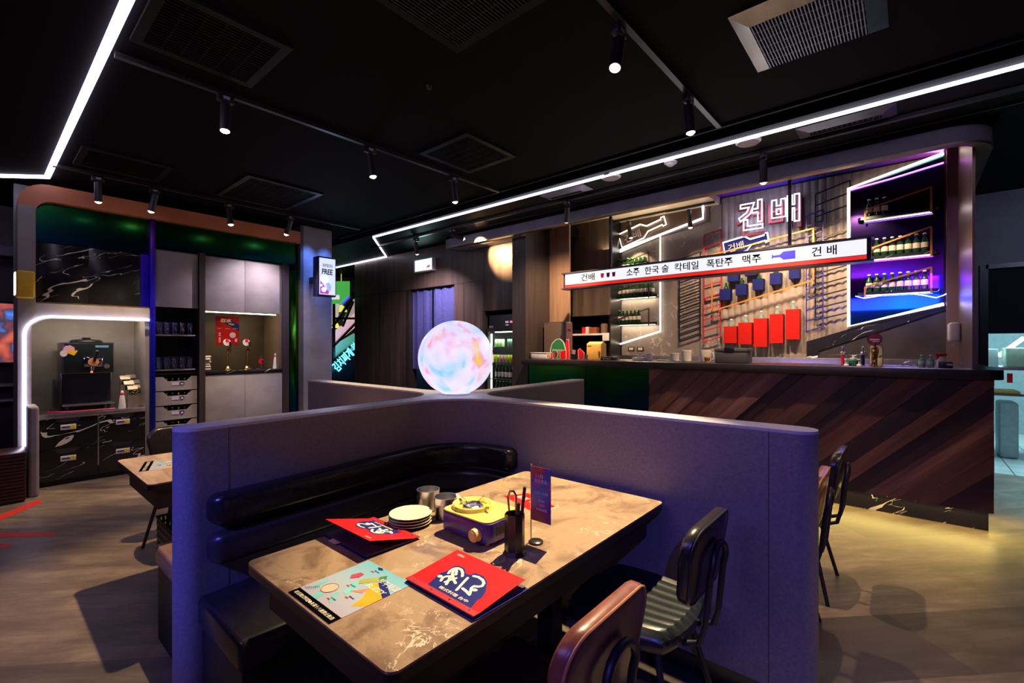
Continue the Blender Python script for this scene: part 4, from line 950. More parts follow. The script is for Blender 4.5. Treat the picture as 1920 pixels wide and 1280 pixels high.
p = ony(1469, 480, SY); m = M(); m.prism([(p.x+u*.1, SY-.003, 2.32+v*.04) for u, v in ((-1, .5), (-1, -.5), (-.9, -.5), (-.9, -.25), (-.3, -.3), (.0, -1), (1, -1), (1, 1), (.0, 1), (-.3, .3), (-.9, .25), (-.9, .5))], (0, -.001, 0))
obj('bottle_icon', m, glow('icon_blue', (.02, .02, .9), .5, (.02, .02, .7)), sg)
m = M()
for px in (1145, 1481):
    x = ony(px, 420, SY+.06).x; obj('hanger_rod', M().box(x-.014, x+.014, SY+.045, SY+.075, 2.41, 3.44 if px < 1400 else 3.53), SATIN, sg)
lamp('menu_box_light', 'AREA', ((s0+s1)/2, SY-.03, 2.32), ((s0+s1)/2, 0, 2.32), 9, (.9, .9, 1), 3.0, size_y=.14, parent=sg)

# ---- things on the counter
def cpos(px, y=5.45): p = ony(px, 675, y); return p.x
def seg(px0, px1, y=5.45): a, b = cpos(px0, y), cpos(px1, y); return (a+b)/2, b-a
def ph(py_top, px, y=5.45): return ony(px, py_top, y).z-CT
Z = CT+.001
x, w_ = seg(1000, 1031, 5.25)
t = empty('storage_bin', (x, 5.25, Z), label='white plastic bin at the wood column end of the bar counter', cat='bin')
obj('bin_body', M().box(x-w_/2, x+w_/2-.02, 5.19, 5.31, Z, Z+.085, .008), WHITE, t); obj('rim', M().box(x-w_/2-.005, x+w_/2-.015, 5.185, 5.315, Z+.08, Z+.09, .003), WHITE, t)
obj('clear_window', M().box(x+w_/2-.0205, x+w_/2-.018, 5.21, 5.29, Z+.02, Z+.065), plain('window_tan', (.5, .36, .26), .4), t)
x, _ = seg(993, 997, 5.40)
t = empty('oil_cruet', (x, 5.40, Z), label='slim chrome twin-spout cruet beside the white bin', cat='bottle')
obj('bottle_body', M().lathe([(.026, 0), (.026, .06), (.012, .11), (.010, .14)], (x, 5.4, Z)), SATIN, t)
obj('spout', M().cyl((x-.010, 5.4, Z+.13), (x-.022, 5.4, Z+.23), .006, n=8).cyl((x+.010, 5.4, Z+.13), (x+.018, 5.4, Z+.23), .006, n=8), CHROME, t)
# steel ice box
x0, x1 = cpos(1020, 5.48), cpos(1058, 5.48)
t = empty('ice_box', ((x0+x1)/2, 5.55, Z), label='grey steel box appliance with pink side panel by the wood column', cat='appliance')
hh = ony(1050, 603, 5.48).z-Z
obj('body', M().box(x0, x1+.02, 5.485, 5.655, Z, Z+hh, .006), STEELD, t)
obj('front', M().box(x0+.004, x1+.0, 5.478, 5.486, Z+.006, Z+hh-.01), plain('box_brown_steel', (.20, .15, .12), .35, .5), t)
obj('side_panel', M().box(x1+.018, x1+.026, 5.49, 5.65, Z+.01, Z+hh-.02), plain('pink_panel', (.62, .20, .15), .5), t)
obj('slot', M().box(x1+.026, x1+.028, 5.53, 5.61, Z+hh*.74, Z+hh*.80), BLACK, t)
# prop cards
def card(name, pts, mat, y, label, txt=None, border=True):
    c = [ony(px, py, y) for px, py in pts]; cx = sum(p.x for p in c)/len(c); cz0 = min(p.z for p in c)
    dz = Z-cz0
    t = empty(name, (cx, y, Z), label=label, cat='card')
    cc = Vector((cx, y, sum(p.z for p in c)/len(c)))
    obj('white_border', M().prism([(p.x+(p.x-cc.x)*.14, y, max(Z, p.z+dz+(p.z-cc.z)*.12)) for p in c], (0, .004, 0)), PAPER, t)
    obj('printed_face', M().prism([(p.x, y-.0015, p.z+dz+.004) for p in c], (0, .001, 0)), mat, t)
    if txt: text('card_text', txt, (max(p.x for p in c)-min(p.x for p in c))*.8, .028, (cx, y-.002, cc.z+dz-.035), (1, 0, 0), (0, 0, 1), PAPER, t)
    obj('foot', M().box(cx-.02, cx+.02, y+.004, y+.035, Z, Z+.006), PAPER, t)
    return t
card('photo_card', [(1033, 667), (1033, 650), (1036, 639), (1043, 632), (1050, 631), (1056, 637), (1059, 648), (1059, 667)], GREENC, 5.34, 'round green speech card with hangul text among the photo cards', '안아줄래?')
card('photo_card', [(1060, 662), (1060, 645), (1062, 627), (1066, 627), (1067, 645), (1067, 662)], INKR, 5.42, 'tall narrow red card standing behind the green speech card')
card('photo_card', [(1033, 672), (1033, 662), (1036, 660), (1036, 672)], INKR, 5.30, 'small dark red card between the white bin and the heart card')
card('photo_card', [(1039, 671), (1039, 660), (1043, 656), (1046, 660), (1045, 667)], REDD, 5.23, 'small rounded red card in front of the green speech card')
card('photo_card', [(1051, 672), (1050, 658), (1061, 656), (1061, 672)], INKR, 5.26, 'red and white ticket card in front of the green speech card')
card('photo_card', [(1085, 672), (1084, 655), (1088, 652), (1095, 660), (1095, 672)], INKR, 5.30, 'curved red card leaning beside the yellow box')
x, w_ = seg(1071, 1082, 5.22)
t = empty('straw_cup', (x, 5.22, Z), label='black cup of red and white straws on the bar counter', cat='cup')
obj('cup', M().lathe([(w_*.42, 0), (w_*.5, .075), (w_*.46, .075), (w_*.40, .005)], (x, 5.22, Z), close=False), BLACK, t)
for i in range(6): obj('straw', M().cyl((x-.015+i*.006, 5.215+.01*(i % 2), Z+.01), (x-.022+i*.009, 5.215+.01*(i % 2), Z+.13), .0035, n=8), INKR if i % 2 else PAPER, t)
# yellow box
x0, x1 = cpos(1100, 5.33), cpos(1127, 5.33)
t = empty('carton_box', ((x0+x1)/2, 5.38, Z), label='yellow cardboard carton with folded top next to the photo cards', cat='box')
hh = ony(1110, 645, 5.33).z-Z
obj('box_body', M().box(x0, x1, 5.33, 5.47, Z, Z+hh, .002), CARDB, t)
obj('folded_top', M().prism([(x0, 5.33, Z+hh), (x0, 5.40, Z+hh+.035), (x0, 5.47, Z+hh)], (x1-x0, 0, 0)), plain('yellow_box_top', (.85, .56, .18), .55), t)
obj('printed_logo', M().box(x0+.02, x0+.07, 5.328, 5.33, Z+hh-.03, Z+hh-.018).box(x1-.04, x1-.015, 5.328, 5.33, Z+.02, Z+.03), plain('print_brown', (.25, .10, .02), .5), t)
obj('printed_mixer', M().lathe([(.006, 0), (.012, .03), (.016, .05), (.012, .075), (.006, .08)], (x1-.028, 5.329, Z+.035), 12), plain('print_brown', (.25, .10, .02), .5), t)
for i, px in enumerate((1092, 1096.5, 1101)):
    tag(obj('shot_jigger', M().lathe([(.012, 0), (.008, .03), (.013, .065)], (cpos(px, 5.24), 5.24, Z), 14), STEEL), 'small steel jigger, %s before the yellow carton' % ORD[i], 'jigger')
x, w_ = seg(1130, 1154, 5.35)
t = empty('set_top_box', (x, 5.36, Z), label='low black and silver box with white buttons beside the yellow carton', cat='device')
obj('body', M().box(x-w_/2, x+w_/2, 5.29, 5.42, Z, Z+.028, .006), SATIN, t); obj('top_plate', M().box(x-w_/2, x+w_/2, 5.29, 5.42, Z+.029, Z+.045, .006), STEELD, t)
for i in range(4): obj('button', M().box(x-.05+i*.03, x-.035+i*.03, 5.286, 5.29, Z+.012, Z+.02), PAPER, t)
x, w_ = seg(1188, 1209, 5.45)
tag(obj('white_box', M().box(x-w_/2, x+w_/2, 5.41, 5.49, Z+.004, Z+.042, .004), WHITE), 'flat white box on the steel sheet, under the small white cup', 'box')
tag(obj('small_cup', M().lathe([(.022, 0), (.028, .04), (.025, .04), (.020, .005)], (x+.01, 5.45, Z+.0425), close=False), WHITE), 'small white cup standing on the flat white box', 'cup')
def mug(px, y, r, h, label, mat=WHITE):
    x = cpos(px, y); t = empty('jug', (x, y, Z+.004), label=label, cat='jug')
    obj('jug_body', M().lathe([(r*.9, 0), (r, .01), (r*1.02, h), (r*.94, h), (r*.88, .012)], (x, y, Z+.004), close=False), mat, t)
    obj('jug_base', M().lathe([(r*.89, 0.001), (r*.89, .008)], (x, y, Z+.004)), mat, t)
    obj('handle', M().tube([(x+r, y, Z+h*.85), (x+r+.028, y, Z+h*.8), (x+r+.034, y, Z+h*.5), (x+r+.026, y, Z+h*.25), (x+r, y, Z+h*.2)], .005, 8), mat, t)
    return t
mug(1217, 5.5, .046, .082, 'white ceramic jug beside the flat white box on the bar')
x, w_ = seg(1233, 1253, 5.45); tag(obj('small_tray', M().box(x-w_/2, x+w_/2, 5.40, 5.48, Z+.004, Z+.014, .004), WHITE), 'small flat white tray between jug and plastic tubs', 'tray')
for i, (px, r, h, lb_) in enumerate(((1266, .055, .092, 'shorter frosted plastic tub with lid on the bar'), (1287, .055, .127, 'taller frosted plastic tub with lid on the bar'))):
    x = cpos(px, 5.45); t = empty('plastic_tub', (x, 5.45, Z+.004), label=lb_, cat='tub')
    obj('tub_body', M().lathe([(r*.9, 0), (r*.97, .01), (r, h*.86)], (x, 5.45, Z+.004), 24), FROST, t); obj('tub_lid', M().lathe([(r*1.05, h*.86), (r*1.05, h*.97), (r*.95, h)], (x, 5.45, Z+.004), 24), WHITE, t)
mug(1322, 5.46, .062, .135, 'large frosted pitcher with handle next to the grey cooler', FROST)
x = cpos(1326, 5.28); t = empty('paper_cup', (x, 5.28, Z), label='small orange printed paper cup before the frosted pitcher', cat='cup')
obj('cup', M().lathe([(.022, 0), (.030, .060), (.028, .060), (.020, .004)], (x, 5.28, Z), close=False), plain('cup_orange', (.70, .36, .10), .5), t); obj('printed_band', M().lathe([(.0265, .02), (.0305, .048)], (x, 5.28, Z), close=False), plain('cup_brown', (.22, .08, .03), .5), t)
x0, x1 = cpos(1340, 5.25), cpos(1399, 5.25)
t = empty('cooler_box', ((x0+x1)/2, 5.38, Z), label='dark grey plastic cooler box with handle on the bar counter', cat='cooler')
CO = plain('cooler_grey', (.085, .08, .085), .5)
obj('box_body', M().box(x0, x1, 5.25, 5.50, Z, Z+.115, .008), CO, t); obj('lid', M().box(x0-.005, x1+.005, 5.245, 5.505, Z+.117, Z+.158, .012), plain('cooler_lid', (.10, .095, .10), .5), t)
obj('handle', M().box(x0+.10, x0+.20, 5.24, 5.246, Z+.125, Z+.165, .002), SATIN, t); obj('latch', M().box(x1+.004, x1+.008, 5.34, 5.40, Z+.09, Z+.14), SATIN, t)
# taps and sinks side
def tap_handle(px, mat, label):
    x = cpos(px, 5.45); t = empty('bar_tap', (x, 5.45, Z), label=label, cat='tap')
    obj('column', M().cyl((x, 5.45, Z), (x, 5.45, Z+.10), .014), mat, t)
    obj('valve', M().sph((x, 5.45, Z+.115), .02).cyl((x, 5.45, Z+.12), (x, 5.45, Z+.16), .009).sph((x, 5.45, Z+.165), .014), CHROME, t)
    obj('spray_arm', M().cyl((x, 5.45, Z+.105), (x-.105, 5.42, Z+.098), .004, n=8), CHROME, t)
    obj('hook', M().tube([(x+.01+.022*math.cos(a_), 5.43, Z+.10+.022*math.sin(a_)) for a_ in [k*.5-1.6 for k in range(8)]], .0045, 8), CHROME, t)
    return t
tap_handle(1580, plain('crimson_tap', (.55, .01, .07), .35), 'chrome rinse tap on a crimson column'); tap_handle(1618, NAVY, 'chrome rinse tap on a dark navy column')
for i, px in enumerate((1587, 1611)):
    x = cpos(px, 5.30); tag(obj('pump_head', M().lathe([(.022, 0), (.018, .012), (.007, .018), (.007, .05), (.018, .055), (.018, .062)], (x, 5.30, Z)), WHITE), 'white pump top standing on the %s side of the green soap bottle' % ('crimson tap', 'beer tower')[i], 'pump')
x = cpos(1600, 5.36); t = empty('soap_dispenser', (x, 5.36, Z), label='green liquid soap pump bottle between two white pump tops', cat='soap bottle')
obj('bottle_body', M().lathe([(.038, 0), (.04, .01), (.04, .045), (.028, .058)], (x, 5.36, Z)), plain('soap_teal', (.02, .16, .13), .3), t)
obj('pump', M().lathe([(.026, .058), (.026, .072), (.010, .074), (.010, .09)], (x, 5.36, Z)).box(x-.012, x+.022, 5.35, 5.37, Z+.09, Z+.10), WHITE, t)
x = cpos(1640, 5.33); t = empty('beer_tower', (x, 5.33, Z), label='golden beer tap tower with round maroon badge on the bar', cat='beer tap')
DG = plain('dark_gold', (.42, .26, .10), .15, 1)
obj('column', M().lathe([(.034, 0), (.030, .01), (.024, .02), (.024, .10), (.030, .12), (.032, .15), (.02, .175)], (x, 5.33, Z)), DG, t)
obj('faucet', M().sph((x, 5.30, Z+.13), .026).cyl((x, 5.30, Z+.13), (x, 5.28, Z+.07), .010), DG, t)
obj('lever', M().cyl((x, 5.33, Z+.165), (x, 5.33, Z+.21), .011), DG, t)
obj('badge_rim', M().cyl((x, 5.325, Z+.245), (x, 5.34, Z+.245), .056, n=32), CHROME, t)
bd = obj('badge', M().cyl((x, 5.322, Z+.245), (x, 5.327, Z+.245), .050, n=32), plain('badge_maroon', (.11, .006, .02), .3), t)
obj('badge_text', M().box(x-.035, x+.035, 5.320, 5.322, Z+.235, Z+.245).box(x-.015, x+.035, 5.320, 5.322, Z+.220, Z+.227), plain('badge_print', (.35, .35, .6), .4), bd)
x = cpos(1643, 5.56); tag(obj('towel_holder', M().box(x-.05, x+.05, 5.55, 5.58, Z+.004, Z+.20, .02), plain('towel_grey', (.42, .38, .36), .4)), 'pale rounded dispenser standing behind the beer tower', 'dispenser')
x = cpos(1650, 5.28); t = empty('lotion_bottle', (x, 5.28, Z), label='narrow beige pump bottle right beside the beer tower', cat='bottle')
obj('bottle_body', M().box(x-.017, x+.017, 5.27, 5.295, Z, Z+.075, .004), plain('beige_plastic', (.48, .40, .28), .4), t); obj('pump', M().cyl((x, 5.283, Z+.075), (x, 5.283, Z+.095), .005).cyl((x-.003, 5.283, Z+.095), (x+.018, 5.283, Z+.092), .004), BLACK, t)
x = cpos(1707, 5.5); tag(obj('gooseneck_tap', M().tube([(x+.055*math.cos(a_), 5.5, Z-.005+.045*math.sin(a_)) for a_ in [k*PI/10 for k in range(11)]], .007, 10), CHROME), 'low chrome gooseneck tap arch behind the counter edge', 'tap')
for i, px in enumerate((1729, 1745)):
    c_ = place(bt_pale, (cpos(px, 5.35), 5.35, Z-.0), 'pale clear bottle on the counter, %s the red spray nozzle' % ('farther from', 'nearer')[i], 'clear bottles by the spray'); c_.scale = (.8, .8, .52); 
x = cpos(1765, 5.42); t = empty('spray_bottle', (x, 5.42, Z), label='spray bottle with red and white trigger behind the dark box', cat='bottle')
obj('bottle_body', M().lathe([(.03, 0), (.03, .06), (.012, .085)], (x, 5.42, Z)), WHITE, t); obj('trigger', M().box(x-.035, x+.035, 5.41, 5.43, Z+.095, Z+.12, .006).box(x-.03, x-.018, 5.412, 5.428, Z+.07, Z+.10, .003), INKR, t)
x0, x1 = cpos(1760, 5.30), cpos(1787, 5.30); t = empty('dark_box', ((x0+x1)/2, 5.34, Z), label='low dark box with small white label at the counter corner', cat='box')
obj('box_body', M().box(x0, x1, 5.30, 5.38, Z, Z+.05, .004), plain('box_dark', (.035, .028, .03), .4), t); obj('name_plate', M().box(x0+.05, x0+.085, 5.297, 5.30, Z+.02, Z+.036), PAPER, t)
# paper dispenser on the right lining
pz0, pz1 = onx(1782, 640, .38).z, onx(1782, 603, .38).z
px_ = .385; yy0 = onx(1771, 620, .30).y
t = empty('paper_dispenser', (.33, 6.4, 1.55), label='white paper towel dispenser mounted on the metal side lining of the bar', cat='dispenser')
dx0, dx1 = ony(1773, 620, 6.30).x, ony(1796, 620, 6.30).x; dz0, dz1 = ony(1785, 640, 6.3).z, ony(1785, 604, 6.3).z
obj('cover', M().box(.384-(dx1-dx0), .384, 6.30, 6.52, dz0, dz1, .025, 3), WHITE, t)
obj('paper_sheet', M().prism([(.384-(dx1-dx0)*.7, 6.33, dz0+.01), (.384-(dx1-dx0)*.2, 6.33, dz0+.01), (.384-(dx1-dx0)*.4, 6.33, dz0-.05), (.384-(dx1-dx0)*.8, 6.33, dz0-.045)], (0, .003, 0)), PAPER, t)

# ------------------------------------------------------------------ kitchen seen through the doorway at the right
KYW = 7.6
kx0 = ony(1848, 600, KYW).x; kzt = ony(1848, 505, KYW).z
struct('wall_right', M().box(.495, kx0, KYW, KYW+.12, 0, CZ).box(kx0, 4.3, KYW, KYW+.12, kzt, CZ).box(kx0+1.0, 4.3, KYW, KYW+.12, 0, kzt), CONCD)
struct('door_1', M().box(kx0-.05, kx0+.02, KYW-.03, KYW+.13, 0, kzt+.05).box(kx0, kx0+1.0, KYW-.03, KYW+.13, kzt, kzt+.05), SATIN)
zn = ony(1880, 625, KYW).z
t = tag(obj('door_curtain', M().box(kx0+.02, kx0+.98, KYW+.02, KYW+.03, zn, kzt), plain('noren_black', (.006, .006, .008), .9)), 'black short curtain hanging in the bright kitchen doorway', 'curtain')
struct('wall_back', M().box(.3, 4.3, 11.2, 11.3, 0, CZ).box(.48, .55, KYW+.12, 11.3, 0, CZ), plain('kitchen_wall', (.30, .36, .38), .4))
struct('ceiling', M().box(.3, 4.3, KYW+.12, 11.3, 2.9, 3.0), plain('kitchen_ceiling', (.5, .5, .5), .6))
def kp(px, py, y): return ony(px, py, y)
ty = 8.6
tz = kp(1890, 688, ty).z
t = empty('kitchen_table', (1.2, ty+.3, 0), label='stainless kitchen worktable with shelves seen through the doorway', cat='table')
obj('table_top', M().box(.60, 2.2, ty, ty+.7, tz-.04, tz, .004), STEEL, t)
zs_ = kp(1890, 738, ty).z; obj('under_shelf', M().box(.64, 2.2, ty+.02, ty+.68, zs_-.03, zs_), STEEL, t)
for x in (.62, 1.6):
    for y in (ty+.03, ty+.65): obj('leg', M().cyl((x, y, 0), (x, y, tz-.04), .02), STEEL, t)
a_, b_ = kp(1853, 687, ty+.1), kp(1871, 654, ty+.1)
tag(obj('white_tub', M().box(a_.x-.05, b_.x, ty+.05, ty+.35, tz+.001, b_.z, .008), glow('tub_white_plain', (1, 1, 1), 0, (.75, .78, .78))), 'tall white plastic tub on the kitchen worktable', 'tub')
a_, b_ = kp(1886, 686, ty), kp(1935, 652, ty)
tag(obj('food_container', M().box(a_.x, b_.x, ty+.02, ty+.4, tz+.001, b_.z, .02), plain('container_tan', (.62, .62, .48), .2)), 'large clear food container on the kitchen worktable', 'container')
tag(obj('red_box', M().box(kp(1890, 700, ty).x, kp(1896, 700, ty).x+.02, ty+.06, ty+.10, kp(1893, 718, ty).z, kp(1893, 700, ty).z-.002), INKR), 'small red switch box under the kitchen worktable', 'box')
a_ = kp(1880, 760, ty); tag(obj('cutting_board', M().box(kp(1872, 755, ty).x-.05, kp(1915, 755, ty).x, ty+.05, ty+.5, zs_+.001, zs_+.03, .004), plain('board_orange', (.80, .42, .06), .5)), 'orange cutting board on the kitchen under shelf', 'board')
a_ = kp(1878, 790, ty+.1); b_ = kp(1912, 830, ty+.1); tag(obj('waste_bin', M().box(kp(1876, 800, ty).x, kp(1913, 800, ty).x, ty+.08, ty+.5, .001, .72, .03), plain('bin_grey', (.42, .5, .5), .4)), 'pale grey waste bin with plastic liner under the kitchen table', 'bin')
kt_ = empty('kitchen_light', (1.3, 9.6, 2.85), label='bright cool ceiling tube light inside the kitchen', cat='light')
obj('tube', M().cyl((.8, 9.6, 2.84), (2.2, 9.6, 2.84), .02), KITCH, kt_)
lamp('kitchen_area_light', 'AREA', (1.4, 9.0, 2.8), (1.4, 9.0, 0), 130, (.50, .92, 1), 1.5, size_y=1.2, parent=kt_)
a_, b_ = kp(1872, 667, 9.4), kp(1920, 633, 9.4); tag(obj('slanted_pipe', M().cyl(a_, (b_.x, 9.4, b_.z), .025), KITCH), 'slanted bright tube on the far kitchen wall', 'light')

# ------------------------------------------------------------------ cross-shaped partition
def ax(y): return -2.222-.075*(y-.5)           # centre line of the long arm
def fillet(poly, rad):
    out = []; n = len(poly)
    for i, (p, r) in enumerate(zip(poly, rad)):
        if not r: out.append(p); continue
        p = Vector(p); a = (Vector(poly[i-1])-p).normalized(); b = (Vector(poly[(i+1) % n])-p).normalized()
        half = a.angle(b)/2; t = r/math.tan(half); c = p+(a+b).normalized()*(r/math.sin(half)); s, e = p+a*t, p+b*t
        a0 = math.atan2(s.y-c.y, s.x-c.x); a1 = math.atan2(e.y-c.y, e.x-c.x); d = (a1-a0+PI) % (2*PI)-PI
        k = 10
        out += [(c.x+r*math.cos(a0+d*j/k), c.y+r*math.sin(a0+d*j/k)) for j in range(k+1)]
    return out
h_ = .072
PZ = 1.12
yb0_, yb1_ = (lambda x: 2.075-.006*(x+1)), (lambda x: 2.215-.006*(x+1))
raw = [(ax(.52)+h_, .52), (ax(2.07)+h_, yb0_(-2.26)), (-.268, yb0_(-.25)), (-.268, yb1_(-.25)), (ax(2.2)+h_, yb1_(-2.26)), (ax(3.9)+h_, 3.92),
       (ax(3.9)-h_, 3.92), (ax(2.2)-h_, yb1_(-2.4)), (-4.43, yb1_(-4.4)), (-4.43, yb0_(-4.4)), (ax(2.07)-h_, yb0_(-2.4)), (ax(.52)-h_, .52)]
rad = [.068, .36, .066, .066, .30, .068, .068, .34, .066, .066, .34, .068]
cross = fillet(raw, rad)
pt = empty('booth_partition', (-2.3, 2.15, 0), label='chest-high purple grey cross-shaped booth partition with rounded ends', cat='partition')
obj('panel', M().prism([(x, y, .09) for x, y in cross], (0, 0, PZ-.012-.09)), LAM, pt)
obj('lit_top', M().prism([(x, y, PZ-.012) for x, y in cross], (0, 0, .012)), LAMT, pt)  # top of the panel, its brightness painted in
cc = fillet([(x+(.012 if x < -2.3 else -.012) if abs(x+2.3) > .5 else x, y) for x, y in raw], rad)
obj('toe_kick', M().prism([(x, y, 0) for x, y in cross], (0, 0, .089)), SATIN, pt)
seam = plain('seam_dark', (.03, .025, .035), .6)
m = M(); x = ony(1441, 900, 2.07).x; m.box(x-.0015, x+.0015, yb0_(x)-.0008, yb0_(x)+.002, .09, PZ-.012); 
obj('seam', m, seam, pt)
y = .70; obj('seam', M().box(ax(y)+h_-.002, ax(y)+h_+.0008, y-.001, y+.001, .09, PZ-.012), seam, pt)

# ---- glowing globe
gr = .252; gc = Vector((-2.335, 2.135, 1.12+gr-.004))
gl_ = empty('globe_lamp', (gc.x, gc.y, PZ), label='large glowing globe lamp in soft rainbow colours on the partition crossing', cat='lamp')
a = N('globe_glow'); a.p(Roughness=.35, Base_Color=(.6, .6, .6, 1))
g = a.coords('Object'); no = a.n('ShaderNodeTexNoise', i_Scale=5.6, i_Detail=3.0, i_Roughness=.55, i_Distortion=.7); a.l(g, no)
r = a.ramp([(.26, (.10, .55, .62)), (.38, (.42, .66, .92)), (.46, (.70, .66, .92)), (.52, (.74, .70, .90)), (.60, (.80, .36, .62)), (.68, (.85, .45, .12)), (.76, (.75, .70, .10))]); 
sx = a.n('ShaderNodeSeparateColor'); a.l(no, sx, 1, 0); a.l(sx, r, 0, 0)
n2 = a.n('ShaderNodeTexNoise', i_Scale=9.0, i_Detail=2.0); a.l(g, n2)
r2 = a.ramp([(.42, (0, 0, 0)), (.62, (.75, .75, .75))]); a.l(n2, r2)
mx = a.n('ShaderNodeMix', data_type='RGBA'); mx.inputs[7].default_value = (.80, .78, .92, 1); a.l(r2, mx, 0, 0); a.l(r, mx, 0, 6)
a.l(mx, a.b, 2, 'Emission Color'); a.p(Emission_Strength=1.0); a.l(mx, a.b, 2, 'Base Color')
o = obj('globe', M().sph((0, 0, 0), gr, n=64), a.m, gl_, False); o.location = (0, 0, gc.z-PZ)
obj('base_ring', M().lathe([(.10, 0), (.10, .010), (.085, .018)], (gc.x, gc.y, PZ), 32), WHITE, gl_)
lamp('globe_light', 'POINT', (gc.x, gc.y, gc.z+.0), (gc.x, gc.y, 0), 0, (.85, .85, 1), .2)
bpy.data.objects.remove(bpy.data.objects['globe_light'])

# ---- corner bench with two back cushions
bn = empty('corner_bench', (-1.95, 1.3, 0), label='black leather corner bench with two long back cushions behind the marble table', cat='bench')
xw = lambda y: ax(y)+h_
SEATP = [(xw(.60)+.006, .58), (-1.70, .58), (-1.70, 2.045), (xw(2.0)+.14, 2.045), (xw(1.9)+.04, 1.95), (xw(1.8)+.008, 1.80)]
m = M().prism([(x, y, .34) for x, y in SEATP], (0, 0, .115)); m.bevel_all(.022, 3, 40); obj('seat_cushion', m, LEA, bn)
m = M().prism([(x-(.03 if x > -1.8 else 0), y+(.02 if y < .7 else 0), .0) for x, y in SEATP], (0, 0, .345)); obj('seat_base', m, plain('bench_base', (.010, .009, .011), .5), bn)
def back_path(off):
    P = [(xw(y)+off, y) for y in (.655, 1.0, 1.4, 1.66)]
    R = .36-off; cx, cy = xw(1.72)+off+R, yb0_(-2)-off-R
    P += [(cx+R*math.cos(PI-k*PI/16), cy+R*math.sin(PI-k*PI/16)) for k in range(0, 9)]
    P += [(-1.78, yb0_(-1.7)-off)]
    return P
def cushion(z0, z1, name, lab):
    prof = []                                   # closed cross-section (depth d from wall, z)
    T = .075; rr = .026
    for (cd, cz, a0) in ((T-rr, z1-rr, 90), (T-rr, z0+rr, 0)):
        prof += [(cd+rr*math.cos(math.radians(a0-k*22.5)), cz+rr*math.sin(math.radians(a0-k*22.5))) for k in range(5)]
    prof = [(.004, z1)]+prof+[(.004, z0)]
    A = back_path(0); m = M(); rings = []; n = len(A)
    # end caps: shrink the first and last rings
    stations = []
    for i, p in enumerate(A):
        t = (Vector(A[min(i+1, n-1)])-Vector(A[max(i-1, 0)])).normalized(); nn = Vector((t.y, -t.x)); stations.append((Vector(p), nn, 1.0))
    p0, n0, _ = stations[0]; t0 = (stations[1][0]-p0).normalized(); p1, n1, _ = stations[-1]; t1 = (p1-stations[-2][0]).normalized()
    pre = [(p0-t0*d, n0, s) for d, s in ((.040, .35), (.034, .62), (.024, .82), (.010, .96))]; post = [(p1+t1*d, n1, s) for d, s in ((.010, .96), (.024, .82), (.034, .62), (.040, .35))]
    zm = (z0+z1)/2
    for p, nn, s in pre+stations+post:
        rings.append([m.b.verts.new((p.x+nn.x*(.004+(d-.004)*s), p.y+nn.y*(.004+(d-.004)*s), zm+(z-zm)*(1-(1-s)*.75))) for d, z in prof])
    for a, b in zip(rings, rings[1:]):
        for j in range(len(prof)): m.b.faces.new((a[j], a[(j+1) % len(prof)], b[(j+1) % len(prof)], b[j]))
    m.b.faces.new(rings[0]); m.b.faces.new(list(reversed(rings[-1])))
    obj(name, m, lab, bn)
cushion(.724, .848, 'back_cushion', LEA); cushion(.566, .690, 'back_cushion', noisy('leather_sheen', [(.3, (.022, .017, .018)), (.7, (.036, .028, .028))], 40, rough=.33, bump=.12))  # lower cushion: leather reflections put into a paler colour

# bench of the neighbouring booth, seen past the partition end
b2 = empty('booth_bench', (-2.55, 1.3, 0), label='bench with tan leather seat on the far side of the partition', cat='bench')
xw2 = lambda y: ax(y)-h_
P = [(xw2(.60)-.006, .59), (-2.86, .59), (-2.86, 2.04), (xw2(2.0)-.14, 2.04), (xw2(1.9)-.05, 1.93), (xw2(1.8)-.008, 1.8)]
m = M().prism([(x, y, .36) for x, y in P], (0, 0, .10)); m.bevel_all(.022, 3, 40); obj('seat_cushion', m, LEAT, b2)
obj('seat_base', M().prism([(x+(.03 if x < -2.8 else 0), y+(.01 if y < .7 else 0), 0) for x, y in P], (0, 0, .362)), plain('bench_base', (.010, .009, .011), .5), b2)

# ---- tables
TOPM = None
a = N('table_marble'); a.p(Roughness=.28)
g = a.geo((1, 1, 1), (0, 0, .9)); wv_ = a.n('ShaderNodeTexNoise', i_Scale=3.4, i_Detail=10.0, i_Roughness=.66, i_Distortion=1.5); a.l(g, wv_)
r = a.ramp([(.28, (.10, .060, .038)), (.42, (.21, .135, .085)), (.52, (.33, .225, .14)), (.60, (.30, .21, .13)), (.74, (.50, .38, .24))]); a.l(wv_, r)
n1 = a.n('ShaderNodeTexNoise', i_Scale=4.6, i_Detail=5.0, i_Roughness=.6, i_Distortion=1.5); a.l(g, n1)
sb = a.n('ShaderNodeMath', operation='SUBTRACT', i_1=.5); a.l(n1, sb); ab = a.n('ShaderNodeMath', operation='ABSOLUTE'); a.l(sb, ab)
n2 = a.n('ShaderNodeTexNoise', i_Scale=5.0, i_Detail=2.0); a.l(g, n2); r2 = a.ramp([(.50, (0, 0, 0)), (.66, (.0085, .0085, .0085))]); a.l(n2, r2)
lt_ = a.n('ShaderNodeMath', operation='LESS_THAN'); a.l(ab, lt_); a.l(r2, lt_, 0, 1)
vf = a.n('ShaderNodeMath', operation='MULTIPLY', i_1=.7); a.l(lt_, vf)
mx = a.n('ShaderNodeMix', data_type='RGBA'); mx.inputs[7].default_value = (.72, .60, .44, 1); a.l(vf, mx, 0, 0); a.l(r, mx, 0, 6); a.l(mx, a.b, 2, 'Base Color')
TOPM = a.m
